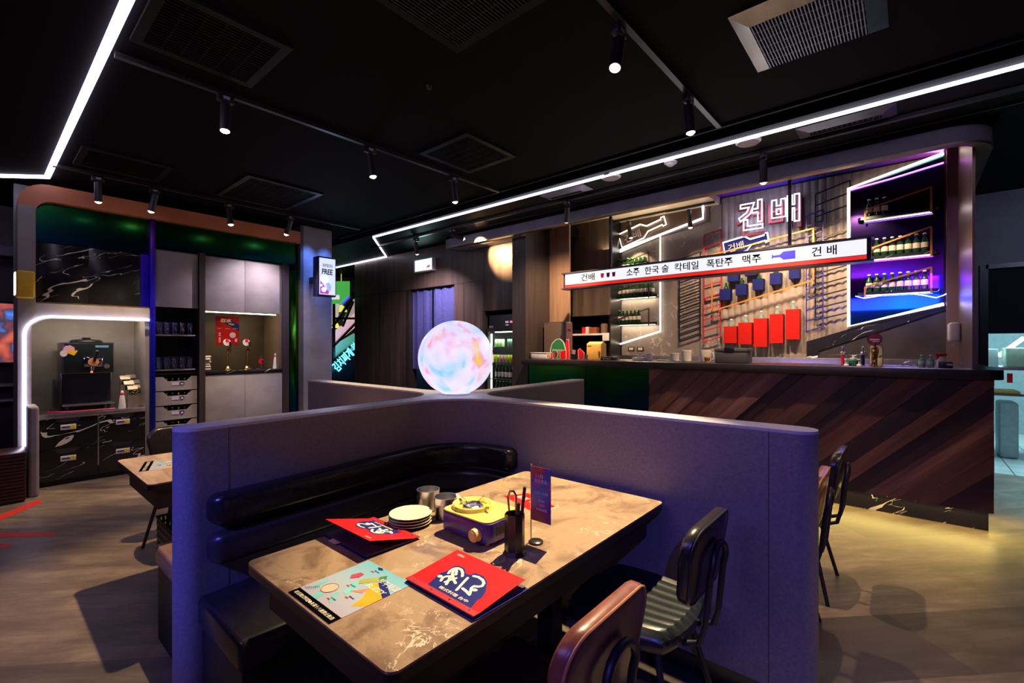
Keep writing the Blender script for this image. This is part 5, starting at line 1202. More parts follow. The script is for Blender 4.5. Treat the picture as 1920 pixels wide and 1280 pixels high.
def table(x0, x1, y0, y1, label, mat, grp=None):
    t = empty('dining_table', ((x0+x1)/2, (y0+y1)/2, 0), label=label, cat='table')
    rc = .03
    P = fillet([(x0, y0), (x1, y0), (x1, y1), (x0, y1)], [rc]*4)
    obj('tabletop', M().prism([(x, y, .744) for x, y in P], (0, 0, .006)), mat, t)
    obj('edge_band', M().prism([(x, y, .718) for x, y in P], (0, 0, .026)), plain('table_edge', (.016, .010, .012), .35), t)
    m = M().box(x0+.06, x0+.075, y0+.05, y1-.05, .60, .718).box(x1-.075, x1-.06, y0+.05, y1-.05, .60, .718).box(x0+.075, x1-.075, y0+.05, y0+.065, .60, .718).box(x0+.075, x1-.075, y1-.065, y1-.05, .60, .718).box(x0+.075, x1-.075, y0+.065, y1-.065, .60, .61)
    obj('apron', m, plain('table_apron', (.022, .010, .010), .5), t)
    for y in (y0+.32, y1-.32):
        obj('pedestal', M().box((x0+x1)/2-.04, (x0+x1)/2+.04, y-.04, y+.04, .02, .60), BLACK, t)
        obj('foot_plate', M().box((x0+x1)/2-.25, (x0+x1)/2+.25, y-.05, y+.05, 0, .02, .004), BLACK, t)
    return t
table(-1.632, -.835, .576, 2.02, 'marble-topped dining table set with menus, plates and a gas stove', TOPM)
a = N('table_wood'); a.p(Roughness=.35); g = a.geo((.8, 5, 1), (0, 0, .35)); no = a.n('ShaderNodeTexNoise', i_Scale=4.0, i_Detail=6.0, i_Distortion=.8); a.l(g, no)
r = a.ramp([(.3, (.26, .17, .11)), (.6, (.44, .31, .21)), (.8, (.60, .47, .34))]); a.l(no, r); a.l(r, a.b, 0, 'Base Color')
table(-3.68, -2.90, .575, 2.02, 'pale striped dining table in the neighbouring booth, with a leaflet on it', a.m)
# basket under the far table
bx, by, bz = onz(303, 985, .50).x, onz(303, 985, .50).y, .22
t = empty('wire_basket', (-3.14, .83, .21), label='black mesh basket under the neighbouring pale table', cat='basket')
m = M()
cxb, cyb = -3.14, .83
for i in range(14):
    y = cyb-.13+i*.02
    m.box(cxb-.17, cxb-.166, y, y+.012, .26, .46).box(cxb+.166, cxb+.17, y, y+.012, .26, .46)
for i in range(17):
    x = cxb-.17+i*.02
    m.box(x, x+.012, cyb-.134, cyb-.13, .26, .46).box(x, x+.012, cyb+.146, cyb+.15, .26, .46)
for z in (.22, .30, .34, .38, .42): m.box(cxb-.172, cxb+.172, cyb-.136, cyb-.128, z, z+.014).box(cxb-.172, cxb-.164, cyb-.136, cyb+.152, z, z+.014).box(cxb+.164, cxb+.172, cyb-.136, cyb+.152, z, z+.014)
m.box(cxb-.168, cxb+.168, cyb-.132, cyb+.148, .215, .225)
obj('mesh_sides', m, BLACK, t, smooth=False)
obj('rim', M().tube([(cxb-.172, cyb-.136, .46), (cxb+.172, cyb-.136, .46), (cxb+.172, cyb+.152, .46), (cxb-.172, cyb+.152, .46)], .006, 6, True), BLACK, t)
for sx_ in (-.12, .12): obj('hanger', M().cyl((cxb+sx_, cyb, .46), (cxb+sx_, cyb, .60), .005), BLACK, t)

# ---- chairs
def make_chair(label, seat_mat, back_mat, pipe_mat):
    t = empty('dining_chair', label=label, cat='chair')
    # seat: squircle with channels running front to back
    m = M(); nu, nv = 16, 46; top = []
    def sq(u, v, k=.62):
        return (u*math.sqrt(1-k*v*v/2), v*math.sqrt(1-k*u*u/2))
    for i in range(nu+1):
        row = []
        for j in range(nv+1):
            u, v = -1+2*i/nu, -1+2*j/nv; a_, b_ = sq(u, v); e_ = max(abs(u), abs(v))
            edge = .020*max(0, (e_-.86)/.14)**2
            rib = .007*abs(math.sin(PI*(v*4.5+.5)))*(1 if e_ < .9 else .3)
            x, y = a_*.225, b_*.235
            row.append(m.b.verts.new((x-.0, y, .472-edge+rib-.012*(1-u*u)*(1-v*v))))
        top.append(row)
    for i in range(nu):
        for j in range(nv): m.b.faces.new((top[i][j], top[i+1][j], top[i+1][j+1], top[i][j+1]))
    ring = [top[i][0] for i in range(nu+1)]+[top[nu][j] for j in range(1, nv+1)]+[top[i][nv] for i in range(nu-1, -1, -1)]+[top[0][j] for j in range(nv-1, 0, -1)]
    prev = ring
    for dz, s in ((-.022, 1.012), (-.042, .98)):
        cur_ = [m.b.verts.new((v.co.x*s, v.co.y*s, .452+dz)) for v in ring]
        for a_ in range(len(ring)): b_ = (a_+1) % len(ring); m.b.faces.new((prev[a_], prev[b_], cur_[b_], cur_[a_]))
        prev = cur_
    m.b.faces.new(list(reversed(prev)))
    obj('seat', m, seat_mat, t, False)
    # backrest
    def outline(s=1.0, off=0):
        P = fillet([(-.165, .575), (.165, .575), (.215, .845), (-.215, .845)], [.06, .06, .085, .085])
        return [((y)*s, .71+(z-.71)*s) for y, z in P]
    def bend(y, z): return .245+(z-.57)*.14-.55*y*y*.6
    m = M(); layers = []
    for off, s in ((0, .90), (.004, .965), (.012, 1.0), (.034, 1.0), (.044, .965), (.048, .90)):
        layers.append([m.b.verts.new((bend(y, z)-.024+off, y, z)) for y, z in outline(s)])
    n = len(layers[0])
    for a_, b_ in zip(layers, layers[1:]):
        for i in range(n): j = (i+1) % n; m.b.faces.new((a_[i], a_[j], b_[j], b_[i]))
    for L, rev in ((layers[0], True), (layers[-1], False)):
        prev = L
        for s in (.6, .3):
            co_ = outline(.90*s); off = 0 if rev else .048
            cur_ = [m.b.verts.new((bend(y, z)-.024+off+(-.006 if rev else .0)*(1-s), y, z)) for y, z in co_]
            for i in range(n): j = (i+1) % n; m.b.faces.new((prev[i], prev[j], cur_[j], cur_[i]))
            prev = cur_
        m.b.faces.new(prev)
    bb = obj('backrest', m, back_mat, t, False)
    obj('piping', M().tube([(bend(y, z)-.024+.044, y, z) for y, z in outline(.975)], .0035, 6, True), pipe_mat, bb, False)
    # hoop behind the backrest and legs
    hp_ = [(.12, -.075, .415), (.22, -.075, .41), (.268, -.075, .43), (.286, -.075, .50), (.303, -.072, .66)]
    top_ = [(.312, -.072*math.cos(k*PI/8), .70+.06*math.sin(k*PI/8)) for k in range(9)]
    obj('back_hoop', M().tube(hp_+top_+[(x, -y, z) for x, y, z in reversed(hp_)], .011, 10), BLACK, t, False)
    obj('under_frame', M().box(-.16, .17, -.012, .012, .405, .42).box(-.012, .012, -.16, .16, .405, .42).tube([(-.14, -.14, .42), (.14, -.14, .42), (.14, .14, .42), (-.14, .14, .42)], .010, 8, True), BLACK, t, False)
    for x, y in ((-.14, -.14), (-.14, .14), (.14, -.14), (.14, .14)):
        obj('leg', M().cyl((x*1.0, y, .42), (x*1.72, y*1.62, .0), .012, .010, n=12), BLACK, t, False)
    return t
BLK_PIPE = plain('pipe_black', (.02, .02, .022), .3)
blk = make_chair('', LEA, LEA, BLK_PIPE)
GREENISH = noisy('dark_green_leather', [(.3, (.008, .011, .012)), (.7, (.016, .020, .020))], 30, rough=.30, bump=.12)
[c for c in blk.children if c.name.startswith('seat')][0].data.materials[0] = GREENISH
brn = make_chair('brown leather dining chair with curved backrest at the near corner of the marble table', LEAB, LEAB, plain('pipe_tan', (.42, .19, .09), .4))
blk.location = (-.815, 1.70, 0); blk['label'] = 'black leather dining chair with ribbed seat at the marble table, beside the partition'
brn.location = (-.815, .975, 0)
BS = [c for c in brn.children if c.name.startswith('seat')][0]; BS.data = BS.data.copy(); BS.data.materials[0] = noisy('brown_leather_shaded', [(.3, (.016, .007, .005)), (.7, (.035, .013, .009))], 20, rough=.35)  # seat darkened: the shadow on it is put into the leather colour
dup(blk, (-.585, 3.33, 0), 0, 'black leather dining chair behind the partition, nearer the bar')
c3 = dup(brn, (-.600, 2.68, 0), 0, 'brown leather chair mostly hidden behind the partition end')
dup(blk, (-3.93, 1.02, 0), PI, 'black leather chair at the far side of the neighbouring pale table')

# ---- things on the marble table
TT = .7505
def flat(name, pts, z, d, mat, parent, label=None):
    return obj(name, M().prism([(x, y, z) for x, y in pts], (0, 0, d)), mat, parent, smooth=False, label=label)
# near menu: u along the spine (x), v away from the spine (y)
logo_px = [[(935, 400), (940, 360), (920, 320), (870, 297), (810, 300), (765, 325), (742, 355)], [(845, 375), (852, 340), (850, 305)], [(795, 370), (805, 335), (812, 305)],
           [(640, 440), (660, 410), (700, 393), (745, 392), (790, 395)], [(765, 400), (745, 445), (718, 488)], [(800, 375), (810, 430), (845, 480)], [(700, 460), (760, 440), (850, 420)],
           [(1010, 425), (935, 495), (862, 566)], [(1092, 405), (1160, 422), (1220, 460), (1240, 500), (1215, 535), (1160, 540), (1105, 530), (1070, 550), (1058, 590), (1045, 632), (1000, 590), (945, 550)]]
dots_px = [(627, 385), (1117, 577)]
blob_px = [(410, 500), (620, 345), (720, 322), (800, 270), (880, 265), (960, 300), (990, 370), (1050, 385), (1110, 365), (1230, 410), (1285, 480), (1270, 600), (1220, 670), (1160, 700), (1020, 825)]
def l2w(px, py): p = onz(740+px/7.385, 1030+py/7.385, .765); return (p.x, p.y)
MX0, MX1, MY0, MY1 = -1.130, -.838, .832, 1.035
def uv(px, py): x, y = l2w(px, py); return ((x-MX0)/(MX1-MX0), (y-MY0)/(MY1-MY0))
LOGO = [[uv(*p) for p in l] for l in logo_px]; DOTS = [uv(*p) for p in dots_px]; BLOB = [uv(*p) for p in blob_px]
def menu(name, label, origin, flip, lift, tilt):
    """menu folder; local frame: u 0..1 along spine, v 0..1 away from spine. lift = rise of the free edge of the cover"""
    W, D_ = MX1-MX0, MY1-MY0
    ox, oy = origin; s = -1 if flip else 1; ca, sa = math.cos(tilt), math.sin(tilt)
    t = empty(name, (ox, oy, TT), label=label, cat='menu')
    def P(u, v, z=0):
        x, y = s*(u-.5)*W, s*(v-.5)*D_
        return Vector((ox+x*ca-y*sa, oy+x*sa+y*ca, TT+z))
    def pr(nm, uvs, z, d, mat, par=t): return obj(nm, M().prism([P(u, v, z) for u, v in uvs], (0, 0, d)), mat, par, smooth=False)
    pr('back_cover', [(0, 0), (1.01, 0), (1.03, 1.03), (.04, 1.05)], 0, .003, INK)
    pr('inner_pages', [(.01, .02), (.98, .02), (1.0, 1.0), (.05, 1.02)], .0032, .006, plain('page_stack', (.05, .03, .05), .6))
    pr('index_tab', [(.62, 1.0), (.80, .99), (.79, 1.10), (.63, 1.11)], .0045, .0015, plain('tab_cream', (.80, .62, .48), .5))
    zf = lambda v: .0105+max(0, v-.10)*lift
    def cv(u, v, e=0): return P(u, v, zf(v)+e)
    sp = obj('spine_strip', M().prism([P(0, 0, .0095), P(1, 0, .0095), P(1, .10, .0095), P(0, .10, .0095)], (0, 0, .003)), plain('spine_red', (.36, .008, .014), .4), t, smooth=False)
    for u in (.10, .37, .64, .90): obj('rivet', M().sph(P(u, .05, .0125), .0035, (1, 1, .6), 10), CHROME, sp)
    cov = obj('front_cover', M().prism([cv(0, .10), cv(1, .10), cv(1, 1), cv(0.0, 1)], (0, 0, .0012)), INKR, t, smooth=False)
    e_ = .0014
    nn = (cv(1, .1)-cv(0, .1)).cross(cv(0, 1)-cv(0, .1)).normalized()
    nn = nn if nn.z > 0 else -nn
    obj('navy_patch', M().prism([cv(min(max(u, 0), 1), min(max(v, .10), 1), e_) for u, v in BLOB], (0, 0, .0004)), INK, cov, smooth=False)
    m = strokes(M(), LOGO, lambda u, v: cv(u, v, e_+.0006), .0085, nn, .0004)
    for u, v in DOTS: m.cyl(cv(u, v, e_+.0006), cv(u, v, e_+.0010), .008, n=16)
    obj('logo_strokes', m, INKW, cov, smooth=False)
    R_d = (cv(1, .5)-cv(0, .5)); U_d = (cv(.5, 1)-cv(.5, .1))
    text('cover_text', '韓式料理 台中', W*.40, .0115, cv(.60, .165, e_+.0006), R_d, U_d, INKW, cov, .0004)
    text('cover_text', 'MENU', W*.10, .009, cv(.14, .90, e_+.0004), R_d, U_d, INKW, cov, .0004)
    return t
menu('menu_folder', 'red and navy menu folder lying open at the near edge of the marble table', ((MX0+MX1)/2, (MY0+MY1)/2), False, .020, -.02)
menu('menu_folder', 'red and navy menu folder with raised cover beside the stack of plates', (-1.487, .948), True, .055, 0)
# drinks leaflet
def leaflet(label, cx, cy, w_, h__, rz=0):
    t = empty('drinks_leaflet', (cx, cy, TT), rz, label=label, cat='leaflet')
    def L(u, v, z): return (-w_/2+u*w_, -h__/2+v*h__, z)
    def pr(nm, uvs, z, mat, par=t): return obj(nm, M().prism([L(u, v, z) for u, v in uvs], (0, 0, .0002)), mat, par, False, False)
    a = MC.get('leaflet_sky')
    if not a:
        q = N('leaflet_sky'); q.p(Roughness=.45); g = q.coords('Object'); sp = q.n('ShaderNodeSeparateXYZ'); q.l(g, sp); mr = q.n('ShaderNodeMapRange'); mr.inputs[1].default_value = -h__/2; mr.inputs[2].default_value = h__/2; q.l(sp, mr, 1, 0)
        r = q.ramp([(0, (.40, .34, .42)), (.5, (.30, .38, .45)), (1, (.12, .36, .46))]); q.l(mr, r); q.l(r, q.b, 0, 'Base Color'); MC['leaflet_sky'] = q.m; a = q.m
    sh = obj('sheet', M().prism([L(0, 0, 0), L(1, 0, 0), L(1, 1, 0), L(0, 1, 0)], (0, 0, .0006)), a, t, False, False)
    z = .0008; TEAL = plain('print_teal', (.16, .48, .46), .5); ORG = plain('print_orange', (.85, .30, .02), .5); PNK = plain('print_pink', (.72, .38, .36), .5)
    pr('black_footer', [(0, 0), (1, 0), (1, .13), (0, .13)], z, INKB, sh)
    ft = [(.06+.06*i, .065) for i in range(15)]
    def tx(s_, w2, h2, u, v, mat, sh_=0):
        o = text('print_text', s_, w2*w_, h2*h__, (0, 0, 0), (1, 0, 0), (0, 1, 0), mat, None, .0003, 0, sh_)
        o.parent = sh; o.location = L(u, v, .0010); return o
    tx('初瓦韓式料理●未滿十八歲禁止飲酒', .90, .05, .5, .065, INKW)
    pr('teal_band', [(.30, .13), (.42, .13), (.33, .34), (.22, .34)], z, TEAL, sh); pr('teal_band', [(.56, .20), (.64, .18), (.50, .36), (.44, .34)], z, TEAL, sh); pr('teal_band', [(.10, .24), (.17, .22), (.12, .42), (.05, .42)], z, TEAL, sh); pr('teal_band', [(.50, .40), (.60, .38), (.50, .60), (.40, .60)], z, TEAL, sh)
    pr('orange_shape', [(.86, .30), (1, .40), (1, .62), (.70, .78), (.58, .70), (.80, .48)], z, ORG, sh)
    pr('navy_shape', [(.62, .86), (1, .70), (1, .60), (.86, .66), (.60, .78)], z+.0002, INK, sh)
    tx('早午特調', .40, .10, .80, .80, PAPER); tx('BUZZY', .36, .07, .76, .66, INKW, .3)
    c = obj('bowl_print', M().cyl(L(.30, .34, z+.0003), L(.30, .34, z+.0006), w_*.105, n=28), plain('print_skin', (.62, .40, .30), .5), sh, False, False)
    obj('bowl_rim', M().tube([tuple(Vector(L(.30, .34, z+.0008))+Vector((w_*.105*math.cos(k*PI/10), w_*.105*math.sin(k*PI/10), 0))) for k in range(20)], .0008, 5, True), plain('print_brown2', (.22, .08, .05), .5), sh, False)
    pr('drink_print', [(.40, .66), (.48, .60), (.62, .78), (.54, .84)], z+.0003, plain('print_olive', (.30, .30, .05), .5), sh)
    pr('leaf_print', [(.54, .84), (.62, .78), (.66, .86), (.58, .92)], z+.0004, plain('print_green', (.05, .16, .04), .5), sh)
    pr('fruit_print', [(.20, .66), (.27, .60), (.34, .68), (.32, .76), (.24, .76)], z+.0004, plain('print_fig', (.35, .05, .09), .5), sh)
    pr('melon_print', [(.56, .46), (.72, .52), (.68, .62)], z+.0004, plain('print_melon', (.75, .20, .13), .5), sh)
    for u, v in ((.34, .86), (.42, .50), (.66, .36), (.52, .22)):
        tx('300', .06, .022, u, v, INKR); tx('Drink', .10, .02, u+.05, v+.035, INK)
    m = M()
    for k in range(8):
        m.prism([L(.03+.016*k, .17+.016*k, z), L(.12+.012*k, .16+.014*k, z), L(.04+.016*k, .178+.016*k, z)], (0, 0, .0002))
    obj('palm_print', m, plain('print_dark_teal', (.02, .14, .16), .5), sh, False, False)
    pr('logo_print', [(.28, .97), (.36, .93), (.42, .96), (.36, .99)], z, INK, sh)
    return t
leaflet('pale blue and orange drinks leaflet with black footer at the near corner of the table', -1.222, .712, .232, .258)
# plates
t = None
px_, py_ = -1.488, 1.122
for k in range(4):
    z = TT+k*.0105
    p = obj('plate', M().lathe([(.040, 0), (.045, .002), (.082, .012), (.083, .0145), (.078, .0135), (.045, .006), (.001, .005)], (px_+random.uniform(-.002, .002), py_+random.uniform(-.002, .002), z), 44), [CREAM, CREAME])
    for f in p.data.polygons:
        if f.center.z < .0125 and (f.center.x**2+f.center.y**2)**.5 > .05 and f.normal.z < .2: f.material_index = 1
    tag(p, 'cream plate with dark rim, %s in the stack of four on the table' % ('bottom', 'second lowest', 'third', 'top')[k], 'plate', 'stacked cream plates')
for (x, y, nm, n) in ((-1.565, 1.272, 'farther from the stove', 2), (-1.436, 1.258, 'touching the yellow stove', 2)):
    for k in range(n):
        z = TT+k*.028
        o = obj('steel_bowl', M().lathe([(.038, 0), (.044, .004), (.048, .050), (.0485, .058), (.0455, .058), (.043, .012), (.001, .010)], (x, y, z), 36, False), STEEL)
        tag(o, '%s steel bowl of the pair %s' % (('lower', 'upper')[k], nm), 'bowl', 'steel bowls')
# gas stove
SX0, SX1, SY0, SY1 = -1.345, -1.095, 1.146, 1.345
t = empty('gas_stove', ((SX0+SX1)/2, (SY0+SY1)/2, TT), label='purple and yellow portable gas stove with orange knob on the marble table', cat='stove')
def rrect(x0, x1, y0, y1, r): return fillet([(x0, y0), (x1, y0), (x1, y1), (x0, y1)], [r]*4)
m = M().prism([(x, y, TT+.014) for x, y in rrect(SX0, SX1, SY0, SY1, .035)], (0, 0, .068)); m.bevel_all(.004, 2, 50); obj('body', m, PURP, t)
m = M().prism([(x, y, TT+.082) for x, y in rrect(SX0+.004, SX1-.004, SY0+.004, SY1-.004, .032)], (0, 0, .006)); m.bevel_all(.002, 2, 50); obj('top_plate', m, YELP, t)
bx, by = -1.262, 1.240; zt_ = TT+.088
obj('raised_ring', M().lathe([(.078, 0), (.076, .014), (.070, .014), (.058, .003)], (bx, by, zt_), 40, False), YELP, t)
obj('burner_ring', M().lathe([(.040, 0), (.041, .006), (.034, .010), (.030, .006), (.028, .002), (.016, .002), (.014, .008), (.001, .009)], (bx, by, zt_), 36, False), STEEL, t)
for k in range(4):
    a_ = PI/4+k*PI/2+.75; c_, s_ = math.cos(a_), math.sin(a_); b = M()
    b.prism([(bx+c_*.030, by+s_*.030, zt_+.006), (bx+c_*.088, by+s_*.088, zt_+.010), (bx+c_*.096, by+s_*.096, zt_+.030), (bx+c_*.088, by+s_*.088, zt_+.032), (bx+c_*.035, by+s_*.035, zt_+.016)], (-s_*.003, c_*.003, 0))
    obj('pot_support', b, CHROME, t)
kb = obj('knob', M().cyl((-1.145, SY0-.001, TT+.042), (-1.145, SY0-.022, TT+.042), .024, .021, n=32), KNOB, t)
obj('knob_grip', M().cyl((-1.145, SY0-.022, TT+.042), (-1.145, SY0-.026, TT+.042), .017, .015, n=32), KNOB, kb)
obj('side_slot', M().box(SX1-.001, SX1+.001, SY0+.045, SY0+.15, TT+.035, TT+.065), SATIN, t)
text('stove_print', 'Lumos', .030, .009, (SX0+.045, SY0-.0008, TT+.05), (1, 0, 0), (0, 0, 1), plain('print_lilac', (.22, .12, .36), .4), t, .0004)
for x in (SX0+.03, SX1-.03):
    for y in (SY0+.03, SY1-.03): obj('foot', M().cyl((x, y, TT), (x, y, TT+.015), .008, .010), KNOB, t)
# utensil cup
ux, uy = -1.010, 1.190
t = empty('utensil_cup', (ux, uy, TT), label='black hexagonal utensil cup on the marble table before the standing card', cat='cup')
m = M().lathe([(.041, 0), (.034, .014), (.034, .135), (.0315, .135), (.031, .008), (.001, .008)], (ux, uy, TT), 8, False); obj('cup', m, SATIN, t, smooth=False)
def ut(name, pts, r, mat, label, cat): o = obj(name, M().tube(pts, r, 8), mat); return tag(o, label, cat)
TG = [(ux-.012, uy-.004, TT+.02), (ux-.020, uy-.004, TT+.13), (ux-.026, uy-.004, TT+.185), (ux-.020, uy, TT+.205), (ux-.008, uy+.004, TT+.207), (ux, uy+.006, TT+.195), (ux+.000, uy+.006, TT+.14), (ux-.002, uy+.004, TT+.02)]
ut('tongs', TG, .0038, plain('brushed_gold', (.50, .38, .20), .22, 1), 'steel tongs with looped top in the black utensil cup', 'tongs')
t = empty('scissors', (ux+.015, uy, TT+.02), label='black handled utensil leaning in the cup next to the tongs', cat='scissors')
obj('handle', M().tube([(ux+.010, uy-.006, TT+.03), (ux+.018, uy-.008, TT+.12), (ux+.024, uy-.010, TT+.178)], .0075, 10), SATIN, t)
obj('blade', M().tube([(ux+.010, uy-.006, TT+.012), (ux+.010, uy-.006, TT+.03)], .003, 6), STEEL, t)
t = empty('table_knife', (ux+.02, uy, TT+.02), label='long dark handled utensil, tallest one in the cup', cat='utensil')
obj('handle', M().tube([(ux+.016, uy+.010, TT+.05), (ux+.028, uy+.010, TT+.17), (ux+.036, uy+.010, TT+.228)], .0055, 10), SATIN, t)
obj('blade', M().tube([(ux+.008, uy+.010, TT+.014), (ux+.016, uy+.010, TT+.05)], .003, 6), STEEL, t)
# standing card
kx, ky = -1.008, 1.305
t = empty('card_stand', (kx, ky, TT), label='thin black stand holding a tall colourful promotion card on the table', cat='card stand')
obj('round_base', M().lathe([(.026, 0), (.026, .005), (.022, .008)], (kx, ky, TT), 32), SATIN, t)
sxk = kx-.026
obj('rod', M().cyl((sxk+.004, ky, TT+.005), (sxk+.004, ky, TT+.278), .0022, n=8).cyl((sxk+.004, ky, TT+.275), (sxk+.010, ky, TT+.275), .002, n=8), STEEL, t)
q = N('card_print'); q.p(Roughness=.3); g = q.geo((9, 9, 7)); no = q.n('ShaderNodeTexNoise', i_Scale=1.0, i_Detail=2.0, i_Distortion=.6); q.l(g, no)
r = q.ramp([(.30, (.01, .02, .14)), (.44, (.02, .05, .26)), (.5, (.12, .02, .22)), (.58, (.24, .015, .06)), (.68, (.26, .09, .02))]); q.l(no, r); q.l(r, q.b, 0, 'Base Color')
cd = obj('card', M().box(sxk+.007, sxk+.091, ky-.001, ky+.001, TT+.078, TT+.270), q.m, t)
TX = plain('card_text', (.45, .42, .62), .5)
for s_, w2, h2, z in (('11月', .030, .014, .238), ('就在初瓦 !', .062, .014, .221), ('11/01-11/30', .055, .011, .180), ('韓式料理', .026, .010, .152), ('好友同行', .026, .010, .137), ('享超值優惠', .048, .009, .122)):
    text('card_text', s_, w2, h2, (sxk+.052-(.01 if '月' in s_ else 0), ky-.0012, TT+z), (1, 0, 0), (0, 0, 1), TX, cd, .0003)
# red table card
t = empty('table_card', (-1.30, 1.63, TT), label='red flat card lying on the marble behind the gas stove and cup', cat='card')
obj('sheet', M().prism([(-1.432, 1.611, TT), (-1.225, 1.545, TT), (-1.168, 1.650, TT), (-1.372, 1.716, TT)], (0, 0, .0012)), INKR, t, smooth=False)
d1 = Vector((.207, -.066, 0)).normalized(); d2 = Vector((.06, .105, 0)).normalized()
text('card_text', '初瓦', .07, .04, (-1.345, 1.645, TT+.0016), d1, Vector((-d1.y, d1.x, 0)), INKW, t, .0004)
text('card_text', '韓式料理', .09, .02, (-1.245, 1.612, TT+.0016), d1, Vector((-d1.y, d1.x, 0)), INKW, t, .0004)
lf = leaflet('drinks leaflet with black footer on the neighbouring pale table', -3.32, .80, .26, .34, -.30)

# ---- floor tapes and the brown bin at the left
def tape(P, label, ph=0): return tag(obj('floor_tape', M().prism([(*onz(px, py, 0).xy, .0004) for px, py in P], (0, 0, .0008)), REDTAPE, smooth=False), label, 'floor tape')
tape([(-30, 977), (75, 935), (78, 942), (-30, 988)], 'slanted red tape strip on the floor nearest the marble drawers')
tape([(-30, 999), (103, 997), (104, 1005), (-30, 1009)], 'longest red tape strip on the floor at the left edge')
tape([(-30, 1020), (19, 1019), (20, 1027), (-30, 1029)], 'shortest red tape strip on the floor at the left edge')
t = empty('slatted_bin', (-6.4, -.2, 0), label='dark brown ribbed storage bin on the floor at the left edge beside the drawers', cat='bin')
BR = noisy('bin_brown', [(.3, (.035, .014, .012)), (.7, (.06, .025, .02))], 12, rough=.3)
m = M()
zz = .02
while zz < .43: m.box(-6.58, -6.24, -.75, .325, zz, zz+.024, .006); zz += .031
obj('ribbed_body', m, BR, t); obj('core', M().box(-6.57, -6.25, -.74, .315, .0, .44), plain('bin_core', (.012, .006, .006), .5), t); obj('lid', M().box(-6.60, -6.225, -.77, .33, .44, .465, .008), BR, t)

# ------------------------------------------------------------------ far zone seen between column and walnut wall
FX = -10.2
def fz(px, py): return onx(px, py, FX)
fs = empty('window_screen', (FX, fz(645, 600).y, 0), label='black framed screen of diagonal glowing pink panels in the far dining zone', cat='screen')
def fq(nm, P, mat, d, par=fs): return obj(nm, M().prism([Vector(fz(px, py))+Vector((d, 0, 0)) for px, py in P], (-.02, 0, 0)), mat, par, smooth=False)
fq('pink_panel', [(624, 623), (665, 590), (672, 585), (672, 608), (624, 650)], glow('panel_pink', (.85, .48, .50), .75), .0)
fq('pink_panel', [(645, 600), (665, 560), (672, 560), (672, 592), (648, 612)], glow('panel_peach', (.65, .50, .42), .5), -.03)
fq('lit_panel', [(622, 560), (640, 560), (636, 600), (622, 612)], glow('panel_cream', (.8, .65, .5), .6), -.05)
fq('green_panel', [(626, 652), (640, 640), (665, 625), (672, 625), (672, 655), (640, 665), (626, 672)], glow('panel_green', (.08, .42, .22), .6), -.05)
m = M()
for P, Q in (((622, 612), (668, 545)), ((622, 650), (672, 598)), ((622, 676), (672, 636)), ((640, 612), (660, 565)), ((622, 597), (672, 597)), ((622, 545), (672, 552))):
    m.bar(Vector(fz(*P))+Vector((.05, 0, 0)), Vector(fz(*Q))+Vector((.05, 0, 0)), .05, .045, (1, 0, 0))
m.bar(Vector(fz(624, 540))+Vector((.05, 0, 0)), Vector((FX, fz(624, 700).y, 0))+Vector((.05, 0, 0)), .05, .045, (1, 0, 0))
obj('frame', m, SATIN, fs)
gs = empty('green_sign', (FX+.6, fz(640, 540).y, 2.1), label='green angular box sign with blue lower edge high in the far zone', cat='sign')
def f2(nm, P, mat, d=.0): return obj(nm, M().prism([Vector(onx(px, py, FX+.6))+Vector((d, 0, 0)) for px, py in P], (-.08, 0, 0)), mat, gs, smooth=False)
f2('sign_body', [(619, 527), (656, 527), (656, 552), (638, 569), (619, 569)], glow('sign_green', (.10, .62, .10), .6, (.05, .35, .06)))
f2('blue_edge', [(640, 569), (656, 553), (656, 558), (644, 571)], glow('sign_blue', (.06, .08, .9), .8), .005)
f2('lit_corner', [(619, 553), (636, 553), (636, 561), (619, 561)], glow('sign_pale', (.85, .75, .95), .9), .01)
obj('hanger_rod', M().cyl((FX+.56, fz(645, 540).y, fz(645, 527).z-.1), (FX+.56, fz(645, 540).y, CZ), .012), SATIN, gs)
A, B = onx(628, 690, FX+.4), onx(668, 648, FX+.4)
d_ = (B-A); ns_ = text('neon_words', '김치찌개 왕', d_.length*1.05, .24, (A+B)/2, d_, Vector((0, -d_.z, d_.y)), glow('neon_cyan', (.12, .70, .95), 1.3), None, .02)
tag(ns_, 'slanted cyan neon hangul words low in the far dining zone', 'neon sign')
lamp('neon_words_light', 'POINT', (FX+.7, (A.y+B.y)/2, 1.2), (0, 0, 0), 12, (.1, .45, 1), .2)
so = empty('booth_sofa', (FX+.6, 4.9, 0), label='black booth sofa below the cyan neon words in the far zone', cat='sofa')
obj('back', M().box(FX+.1, FX+.25, 3.7, 6.6, .0, 1.05, .03), LEA, so); obj('seat', M().box(FX+.25, FX+.8, 3.7, 6.6, .0, .45, .03), LEA, so)
for k, (px, py, nm) in enumerate(((652, 579, 'yellow'), (638, 610, 'lime'))):
    p = fz(px, py); tag(obj('pendant_shade', M().lathe([(.14, 0), (.10, .10), (.03, .16)], (FX-.3, p.y, p.z-.05), 20).cyl((FX-.3, p.y, p.z+.08), (FX-.3, p.y, CZ), .008), glow('shade_'+nm, (.75, .80, .05), .9)), '%s pendant shade glowing behind the far screen' % nm, 'lamp')

